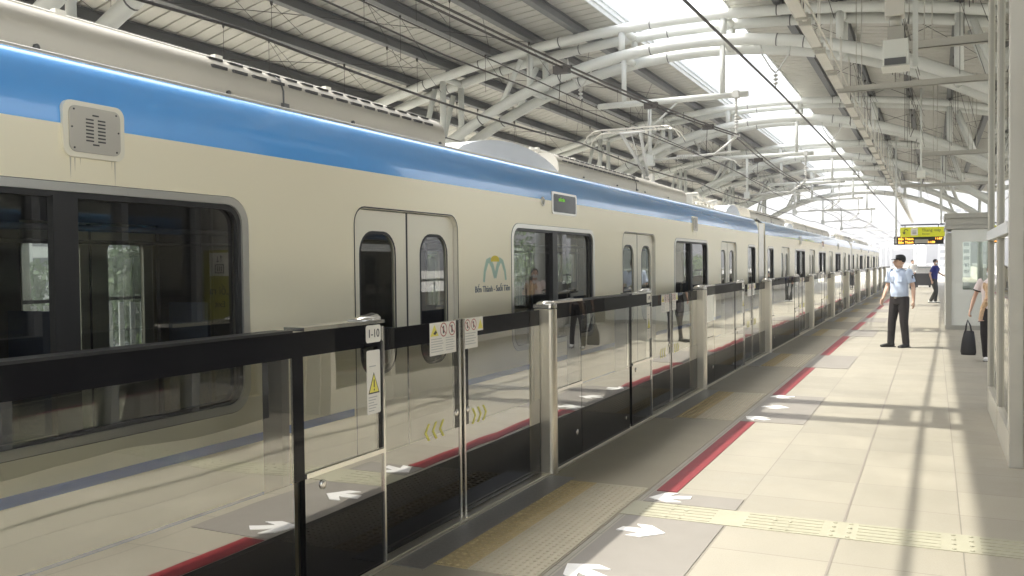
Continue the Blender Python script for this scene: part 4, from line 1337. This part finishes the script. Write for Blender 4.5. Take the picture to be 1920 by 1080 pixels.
    for sd in (-1, 1):
        el, wr, pn, grip = arms[sd]; el = Vector(el); wr = Vector(wr)
        if sl <= 1:
            b.tube([sh[sd] + Vector((-sd * .03, 0, .012)), sh[sd], sh[sd].lerp(el, sl * .6), sh[sd].lerp(el, sl)], [.055, .064, .066, .068], 12)
        else:
            b.tube([sh[sd] + Vector((-sd * .03, 0, .012)), sh[sd], el, wr.lerp(el, .08)], [.055, .062, .05, .04], 12)
    o = b.build('shirt', M[outfit['shirt']], e); remesh(o, .011, 3)
    b = MB()
    b.tube([(-.055, shy - .03, 1.452), (-.035, shy - .07, 1.43), (0, shy - .088, 1.395)], [(.012, .022)] * 3, 8)
    b.tube([(.055, shy - .03, 1.452), (.035, shy - .07, 1.43), (0, shy - .088, 1.395)], [(.012, .022)] * 3, 8)
    b.build('collar', M[outfit['shirt']], e)
    if outfit.get('guard'):
        b = MB()
        for sd in (-1, 1): b.tube([(sd * .075, shy, 1.452), (sd * .16, shy, 1.447), (sd * .20, shy, 1.425)], [(.008, .03), (.008, .026), (.008, .022)], 8)
        b.build('epaulette', M['cap'], e)
        b = MB()
        for sd in (-1, 1):
            b.box(sd * .085 - .045, sd * .085 + .045, -.128, -.118, 1.21, 1.32)
        b.build('chest_pocket', M['shirt_b'], e, bevel=.004)
        b = MB(); el = Vector(arms[1][0]); c = sh[1].lerp(el, .35); b.ell((c.x + .058, c.y - .012, c.z), .012, .034, .038, 14, 8); b.build('sleeve_badge', M['navy'], e)
        b = MB(); b.ell((c.x + .066, c.y - .014, c.z), .008, .018, .02, 12, 8); b.build('badge_emblem', M['mask'], e)
        b = MB(); loft(b, [(0, -.002, .905, .167, .123), (0, -.002, .94, .169, .127)], 20); b.build('belt', M['black'], e)
        b = MB(); b.box(-.025, .025, -.137, -.124, .905, .94); b.build('belt_buckle', M['chrome'], e)
    if outfit.get('trim'):
        b = MB()
        for sd in (-1, 1):
            el = Vector(arms[sd][0]); c1 = sh[sd].lerp(el, sl - .06); c2 = sh[sd].lerp(el, sl + .02)
            b.tube([c1, c2], [.071, .072], 12)
        b.build('sleeve_trim', M['cap'], e)
    # trousers
    b = MB(); top = outfit.get('waist', .95)
    loft(b, [(0, 0, .80, .165 * wd, .118), (0, 0, .88, .172 * wd, .122), (0, 0, top, .160 * wd, .115)], 18)
    for sd in (-1, 1):
        hp_, kn, an = [Vector(q) for q in legs[sd]]
        ank = an + Vector((0, 0, .0))
        b.tube([hp_ + Vector((0, 0, .06)), hp_.lerp(kn, .35), kn, kn.lerp(ank, .45), ank + Vector((0, 0, -.005))], [(.095, .10), (.094, .098), (.074, .078), (.068, .07), (.064, .066)], 12)
    o = b.build('trousers', M[outfit['trousers']], e); remesh(o, .012, 3)
    # shoes
    for sd in (-1, 1):
        hp_, kn, an = [Vector(q) for q in legs[sd]]
        fy = pose.get('foot_yaw', {}).get(sd, 0)
        b = MB(); k0 = 0
        b.tube([(0, .065, .04), (0, .03, .045), (0, -.06, .038), (0, -.13, .03), (0, -.185, .024)], [(.035, .03), (.042, .038), (.036, .042), (.028, .043), (.018, .03)], 12, up=(0, 0, 1))
        b.tube([(0, .03, .04), (0, .025, .10)], [(.04, .036), (.036, .038)], 10)
        b.mat(1); b.box(-.036, .036, -.17, .085, 0, .016)
        c_, s_ = math.cos(fy), math.sin(fy)
        for i in range(len(b.v)):
            x, y, z = b.v[i]; b.v[i] = (an.x + x * c_ - y * s_, an.y + x * s_ + y * c_, z + an.z - .075)
        b.build('shoe', [M[outfit['shoes']], M['black']], e)
    return e

stand = {-1: ((-.085, 0, .88), (-.095, -.015, .48), (-.11, .02, .075)), 1: ((.085, 0, .88), (.10, -.02, .48), (.12, .0, .075))}
guard = person('guard in black cap, pale blue shirt and dark trousers standing in the sun', 'person', (-.56, 17.95, 0), R(-32), 1.70,
    dict(arms={-1: ((-.25, .0, 1.12), (-.25, -.14, .89), (1, -.2, 0), False), 1: ((.245, .04, 1.12), (.28, .0, .86), (-1, -.3, 0), False)},
         legs={-1: ((-.085, 0, .88), (-.115, -.06, .48), (-.15, -.05, .075)), 1: ((.085, 0, .88), (.10, -.02, .48), (.09, .06, .075))},
         foot_yaw={-1: R(-45), 1: R(-8)}, head_yaw=R(-38)),
    dict(shirt='shirt_b', trousers='trouser', shoes='shoe', cap=True, guard=True, belly=.018, sleeve=.72))
bluem = person('man in navy shirt and face mask standing in profile with a long broom handle', 'person', (.02, 37.6, 0), R(72), 1.66,
    dict(arms={-1: ((-.21, .08, 1.12), (-.18, .02, .86), (1, 0, 0), False), 1: ((.22, -.12, 1.16), (.20, -.36, 1.02), (-1, 0, .2), True)},
         legs={-1: ((-.08, 0, .88), (-.08, -.10, .47), (-.09, .10, .075)), 1: ((.08, 0, .88), (.08, -.06, .47), (.09, -.02, .075))}, lean=.05, head_yaw=R(-20)),
    dict(shirt='shirt_n', trousers='trouser_g', shoes='shoe_w', mask=True, sleeve=.7, hem=.9))
b = MB(); b.tube([(0, 0, 0), (.62, .05, -.98)], .011, 8); b.tube([(0, 0, 0), (-.22, 0, .33)], .011, 8)
br = b.build('broom', M['purlin']); br.location = (.40, 37.55, 1.03); tag(br, 'long thin broom handle held by the man in the navy shirt', 'broom')
whitem = person('man in white shirt and dark trousers standing far down the platform', 'person', (-1.06, 55.5, 0), R(10), 1.68,
    dict(arms={-1: ((-.24, .02, 1.14), (-.12, -.16, .98), (1, 0, 0), False), 1: ((.24, .02, 1.14), (.10, -.18, .96), (-1, 0, 0), False)},
         legs=stand, head_yaw=R(25)), dict(shirt='shirt_w', trousers='trouser', shoes='shoe', sleeve=1.2))
woman = person('woman in pale pink top with black trousers carrying a child beside the glass enclosure', 'person', (.83, 15.95, 0), R(-8), 1.52,
    dict(arms={-1: ((-.27, .02, 1.13), (-.33, -.08, .88), (1, 0, 0), True), 1: ((.25, -.08, 1.14), (.05, -.28, 1.10), (-1, 0, .4), False)},
         legs={-1: ((-.08, 0, .88), (-.10, -.05, .48), (-.08, .03, .075)), 1: ((.08, 0, .88), (.10, 0, .48), (.12, .02, .075))}, head_yaw=R(-25)),
    dict(shirt='top_p', trousers='trouser', shoes='shoe_w', mask=True, long_hair=True, sleeve=.6, trim=True, hem=.86), 'f')
child = person('small child in tan printed clothes held against the woman in pale pink', 'person', (.80, 15.68, .56), R(150), .80,
    dict(arms={-1: ((-.24, -.10, 1.2), (-.22, -.28, 1.3), (1, 0, 0), False), 1: ((.24, -.10, 1.2), (.22, -.28, 1.3), (-1, 0, 0), False)},
         legs={-1: ((-.09, 0, .86), (-.26, -.12, .62), (-.24, -.02, .3)), 1: ((.09, 0, .86), (.30, -.10, .62), (.34, -.02, .22))}, head_yaw=R(20)),
    dict(shirt='tan', trousers='tan', shoes='skin', sleeve=.7, waist=.92, hem=.85))
hb = empty('handbag', (.50, 15.82, .10)); hb.rotation_euler = (0, 0, R(-15)); tag(hb, 'black upright handbag held low by the woman in pale pink', 'handbag')
hb.scale = (.86, .86, .92)
b = MB(); loft(b, [(0, 0, 0, .12, .055), (0, 0, .05, .135, .06), (.005, 0, .25, .115, .045), (.012, 0, .40, .085, .028), (.012, 0, .415, .07, .015)], 20); b.build('bag_body', M['bag'], hb, bevel=0)
for dy in (-.022, .022):
    b = MB(); b.tube([(-.045, dy, .38), (-.035, dy, .50), (-.01, dy * .4, .60), (.035, dy, .50), (.06, dy, .38)], .009, 8); b.build('handle', M['bag'], hb)

# ---------------------------------------------------------------- platform surroundings
wl = empty('parapet_wall', (0, 0, 0)); tag(wl, 'low pale parapet with rail along the outer side of the platform', 'parapet')
b = MB(); b.box(3.30, 3.5, -8, PEND, -1.3, 1.05); b.build('wall', M['concrete'], wl)
b = MB(); b.cyl((3.4, -8, 1.3), (3.4, PEND, 1.3), .03, 8)
for k in range(70): b.cyl((3.4, -7.5 + 1.5 * k, 1.05), (3.4, -7.5 + 1.5 * k, 1.3), .02, 6)
b.build('handrail', M['steel'], wl)
fr = empty('far_side_railing', (-13.3, 0, 0)); tag(fr, 'white barred railing along the far platform seen through the train windows', 'railing')
b = MB(); b.box(-.05, .05, -8, PEND, 1.04, 1.10); b.box(-.03, .03, -8, PEND, .1, .14)
b.build('top_rail', M['dark'], fr)
b = MB()
for k in range(420): b.box(-.015, .015, -7.9 + .25 * k, -7.8 + .25 * k, .14, 1.0)
b.build('bars', M['fascia'], fr)
# end of platform barrier and cabinet
cb = empty('end_cabinet', (-.55, 60, 0)); tag(cb, 'dark low cabinet with white top beyond the man in the white shirt', 'cabinet')
b = MB(); b.box(-.45, .45, 0, .5, .12, .85); b.box(-.4, -.3, .1, .4, 0, .12); b.box(.3, .4, .1, .4, 0, .12); b.build('cabinet_body', M['dark'], cb, bevel=.01)
b = MB(); b.box(-.45, .45, .05, .45, .86, 1.22); b.build('cabinet_top', M['white'], cb, bevel=.01)
b = MB(); b.box(-.5, .42, 0, .5, 1.225, 1.27); b.build('cabinet_lid', M['dark'], cb)
ef = empty('end_fence', (0, PEND - 1, 0)); tag(ef, 'pale fence closing the far end of the platform', 'fence')
b = MB()
for k in range(21): b.cyl((-2.6 + .28 * k, 0, 0), (-2.6 + .28 * k, 0, 1.3), .015, 5)
b.build('bars', M['mast'], ef)
b = MB(); b.cyl((-2.6, 0, 1.3), (3.0, 0, 1.3), .025, 6); b.build('top_rail', M['mast'], ef)
def make_mast():
    e = empty('catenary_mast', (0, 0, 0))
    for x in (-10.6, -1.9): MB().cyl((x, 0, -1.6), (x, 0, 5.6), .14, 10).build('pole', M['mast'], e)
    b = MB(); b.cyl((-10.6, 0, 5.3), (-1.9, 0, 5.3), .09, 8)
    b.tube([(-1.9, 0, 4.4), (-2.4, 0, 4.75), (-4.6, 0, 4.8)], .05, 8); b.tube([(-10.6, 0, 4.4), (-10.1, 0, 4.75), (-8.3, 0, 4.8)], .05, 8)
    b.build('crossarm', M['mast'], e)
    b = MB(); b.tube([(-4.6, 0, 4.8), (-5.0, 0, 4.2)], .03, 6); b.tube([(-8.3, 0, 4.8), (-7.8, 0, 4.2)], .03, 6); b.build('insulator', M['insul'], e)
    return e
m0 = make_mast()
ord_ = ['first', 'second', 'third', 'fourth', 'fifth', 'sixth', 'seventh']
for i in range(7):
    o = m0 if i == 0 else copy_tree(m0); o.location = (0, 112 + 26 * i, 0)
    tag(o, 'pale twin pole catenary mast over the tracks, %s one beyond the roof' % ord_[i], 'mast', 'catenary masts beyond the station')

# buildings
def building(name_label, x0, x1, y0, y1, h, fl, cols, mtl='bldg', gr=None):
    e = empty('office_building', ((x0 + x1) / 2, (y0 + y1) / 2, -13)); tag(e, name_label, 'building', gr)
    w, d = (x1 - x0) / 2, (y1 - y0) / 2; H = h + 13
    b = MB(); b.box(-w, w, -d, d, 0, H)
    b.build('walls', M[mtl], e)
    b = MB(); b.box(-w - .6, w + .6, -d - .6, d + .6, H, H + 1.0); b.build('roof', M[mtl], e)
    fh = H / fl
    for f in range(fl):
        for sd in (1,):
            b = MB()
            for c in range(cols):
                yc = -d + 2 * d * (c + .5) / cols
                b.box(w, w + .05, yc - d / cols * .68, yc + d / cols * .68, f * fh + fh * .3, f * fh + fh * .82)
                xc = -w + 2 * w * (c + .5) / cols
                b.box(xc - w / cols * .68, xc + w / cols * .68, -d - .05, -d, f * fh + fh * .3, f * fh + fh * .82)
            b.build('window_row', M['bwin'], e)
    return e
building('white office block with columned facade seen through the near train window', -150, -118, 72, 118, 7.5, 6, 12)
building('slim pale tower far beyond the end of the platform', 2, 14, 420, 432, 24, 13, 4)

# trees
def tree_mesh(seed, h, r, lm):
    rng = random.Random(seed)
    b = MB(); b.tube([(0, 0, 0), (.15, .05, h * .3), (.0, .2, h * .6), (.2, .1, h * .85)], [.35, .26, .18, .06], 8)
    cl = []
    for k in range(9):
        w = rng.uniform(0, 6.28); z = h * rng.uniform(.42, .8); q = Vector((math.cos(w), math.sin(w), .5)).normalized() * r * rng.uniform(.45, .8)
        b.tube([(0, .1, z * .75), (q.x * .5, q.y * .5, z * .75 + q.z * .6), (q.x, q.y, z * .75 + q.z)], [.12, .08, .03], 5)
        cl.append(Vector((q.x, q.y, z * .8 + q.z)))
    tr = b
    l = MB()
    for k in range(26):
        w = rng.uniform(0, 6.28); rr = r * math.sqrt(rng.random()) * .85
        cl.append(Vector((rr * math.cos(w), rr * math.sin(w), h * rng.uniform(.5, .95) - rr * .25)))
    for c in cl:
        R_ = rng.uniform(.7, 1.5) * r / 4.2
        for q in range(75):
            v = Vector((rng.gauss(0, 1), rng.gauss(0, 1), rng.gauss(0, .8))); v = v.normalized() * R_ * rng.uniform(.6, 1.05)
            p = c + v; u = Vector((rng.uniform(-1, 1), rng.uniform(-1, 1), rng.uniform(-.5, .5))).normalized(); t_ = u.orthogonal(); t_.rotate(Matrix.Rotation(rng.uniform(0, 6.28), 3, u)); s_ = rng.uniform(.16, .34)
            a2 = u.cross(t_)
            l.add([p - t_ * s_, p + a2 * s_ * .6, p + t_ * s_, p - a2 * s_ * .6], [(0, 1, 2, 3)])
    return tr, l
protos = []
for s, (h, r, lm) in enumerate(((17, 5.2, 'leaf'), (15, 4.6, 'leaf2'), (19, 5.8, 'leaf'))):
    tr, l = tree_mesh(s + 5, h, r, lm)
    e = empty('broadleaf_tree', (0, 0, -13)); tr.build('trunk', M['bark'], e); l.build('crown', M[lm], e, norm=False); protos.append(e)
spots = [(-34, 16, 0), (-46, 22, 1), (-52, 52, 2), (-40, 42, 1), (-60, 54, 0), (-48, 62, 2), (-66, 70, 1), (-52, 84, 0), (-72, 36, 2), (-78, 58, 0), (-38, 68, 1), (-44, 100, 2), (-36, 120, 0), (-40, 150, 1), (-46, 180, 2), (-88, 74, 2), (-95, 62, 0),
         (60, 40, 0), (66, 75, 1), (52, 120, 2), (60, 170, 0), (44, 210, 1), (70, 10, 2)]
used = set(); rngt = random.Random(2)
kinds = ['dark green broadleaf tree', 'light green broadleaf tree', 'tall dark broadleaf tree']
for k, (x, y, p) in enumerate(spots):
    o = protos[p] if p not in used else copy_tree(protos[p]); used.add(p)
    o.location = (x, y, -13); o.rotation_euler = (0, 0, rngt.uniform(0, 6)); sc = rngt.uniform(.85, 1.12); o.scale = (sc, sc, sc)
    tag(o, kinds[p] + (' beyond the far track, seen only through the train windows' if x < 0 else ' beside the station on the street side'), 'tree', ('trees beyond the far track ' if x < 0 else 'trees on the street side ') + kinds[p])

# ---------------------------------------------------------------- light, sky
sx, sy = .612, .11
d = Vector((sx, sy, -1)).normalized()
sun = bpy.data.lights.new('sun', 'SUN'); sun.energy = 2.05; sun.angle = R(.55); sun.color = (1, .95, .86)
so = bpy.data.objects.new('sun', sun); COL.objects.link(so)
so.rotation_euler = d.to_track_quat('-Z', 'Y').to_euler(); so.location = (-30, 0, 40)
w = bpy.data.worlds.new('World'); SC.world = w; w.use_nodes = True
nt = w.node_tree; bg = nt.nodes['Background']
sky = nt.nodes.new('ShaderNodeTexSky'); sky.sky_type = 'NISHITA'; sky.sun_disc = False
sd_ = -d
sky.sun_elevation = math.asin(sd_.z); sky.sun_rotation = math.atan2(sd_.x, sd_.y)
sky.air_density = 1.0; sky.dust_density = 6.0; sky.ozone_density = 1.0; sky.altitude = 0
hs = nt.nodes.new('ShaderNodeHueSaturation'); hs.inputs['Saturation'].default_value = .35; hs.inputs['Value'].default_value = 1.25
nt.links.new(sky.outputs[0], hs.inputs['Color']); nt.links.new(hs.outputs[0], bg.inputs['Color']); bg.inputs['Strength'].default_value = .15

# ---------------------------------------------------------------- haze
HZ = True
if HZ:
    hb_ = MB(); hb_.box(-200, 120, -70, 460, -14, 30); hz = tag(hb_.build('haze', None), kind='stuff')
    hm = bpy.data.materials.new('haze'); hm.use_nodes = True; n_ = hm.node_tree; n_.nodes.clear()
    ho = n_.nodes.new('ShaderNodeOutputMaterial'); pv = n_.nodes.new('ShaderNodeVolumePrincipled')
    pv.inputs['Color'].default_value = (.97, .98, 1, 1); pv.inputs['Density'].default_value = .0017; pv.inputs['Anisotropy'].default_value = .3
    n_.links.new(pv.outputs[0], ho.inputs['Volume']); hz.data.materials.clear(); hz.data.materials.append(hm)
# ---------------------------------------------------------------- camera
cam = bpy.data.cameras.new('camera'); co = bpy.data.objects.new('camera', cam); COL.objects.link(co)
yaw, pit, rol = R(25.191), R(1.4227), R(-.6)
F = Vector((-math.sin(yaw) * math.cos(pit), math.cos(yaw) * math.cos(pit), -math.sin(pit)))
Rt = Vector((math.cos(yaw), math.sin(yaw), 0)); U = Rt.cross(F)
R2 = Rt * math.cos(rol) + U * math.sin(rol); U2 = R2.cross(F)
co.matrix_world = Matrix(((R2.x, U2.x, -F.x, 0), (R2.y, U2.y, -F.y, 0), (R2.z, U2.z, -F.z, 1.58), (0, 0, 0, 1)))
cam.sensor_width = 36; cam.lens = 36 * 1680 / 1920; cam.clip_start = .05; cam.clip_end = 5000
SC.camera = co
SC.render.engine = 'CYCLES'
SC.render.resolution_x = 1024; SC.render.resolution_y = 576
SC.cycles.max_bounces = 12; SC.cycles.transparent_max_bounces = 24; SC.cycles.glossy_bounces = 6; SC.cycles.diffuse_bounces = 5
SC.view_settings.view_transform = 'Standard'; SC.view_settings.look = 'None'; SC.view_settings.gamma = 1.0
SC.view_settings.exposure = 1.82
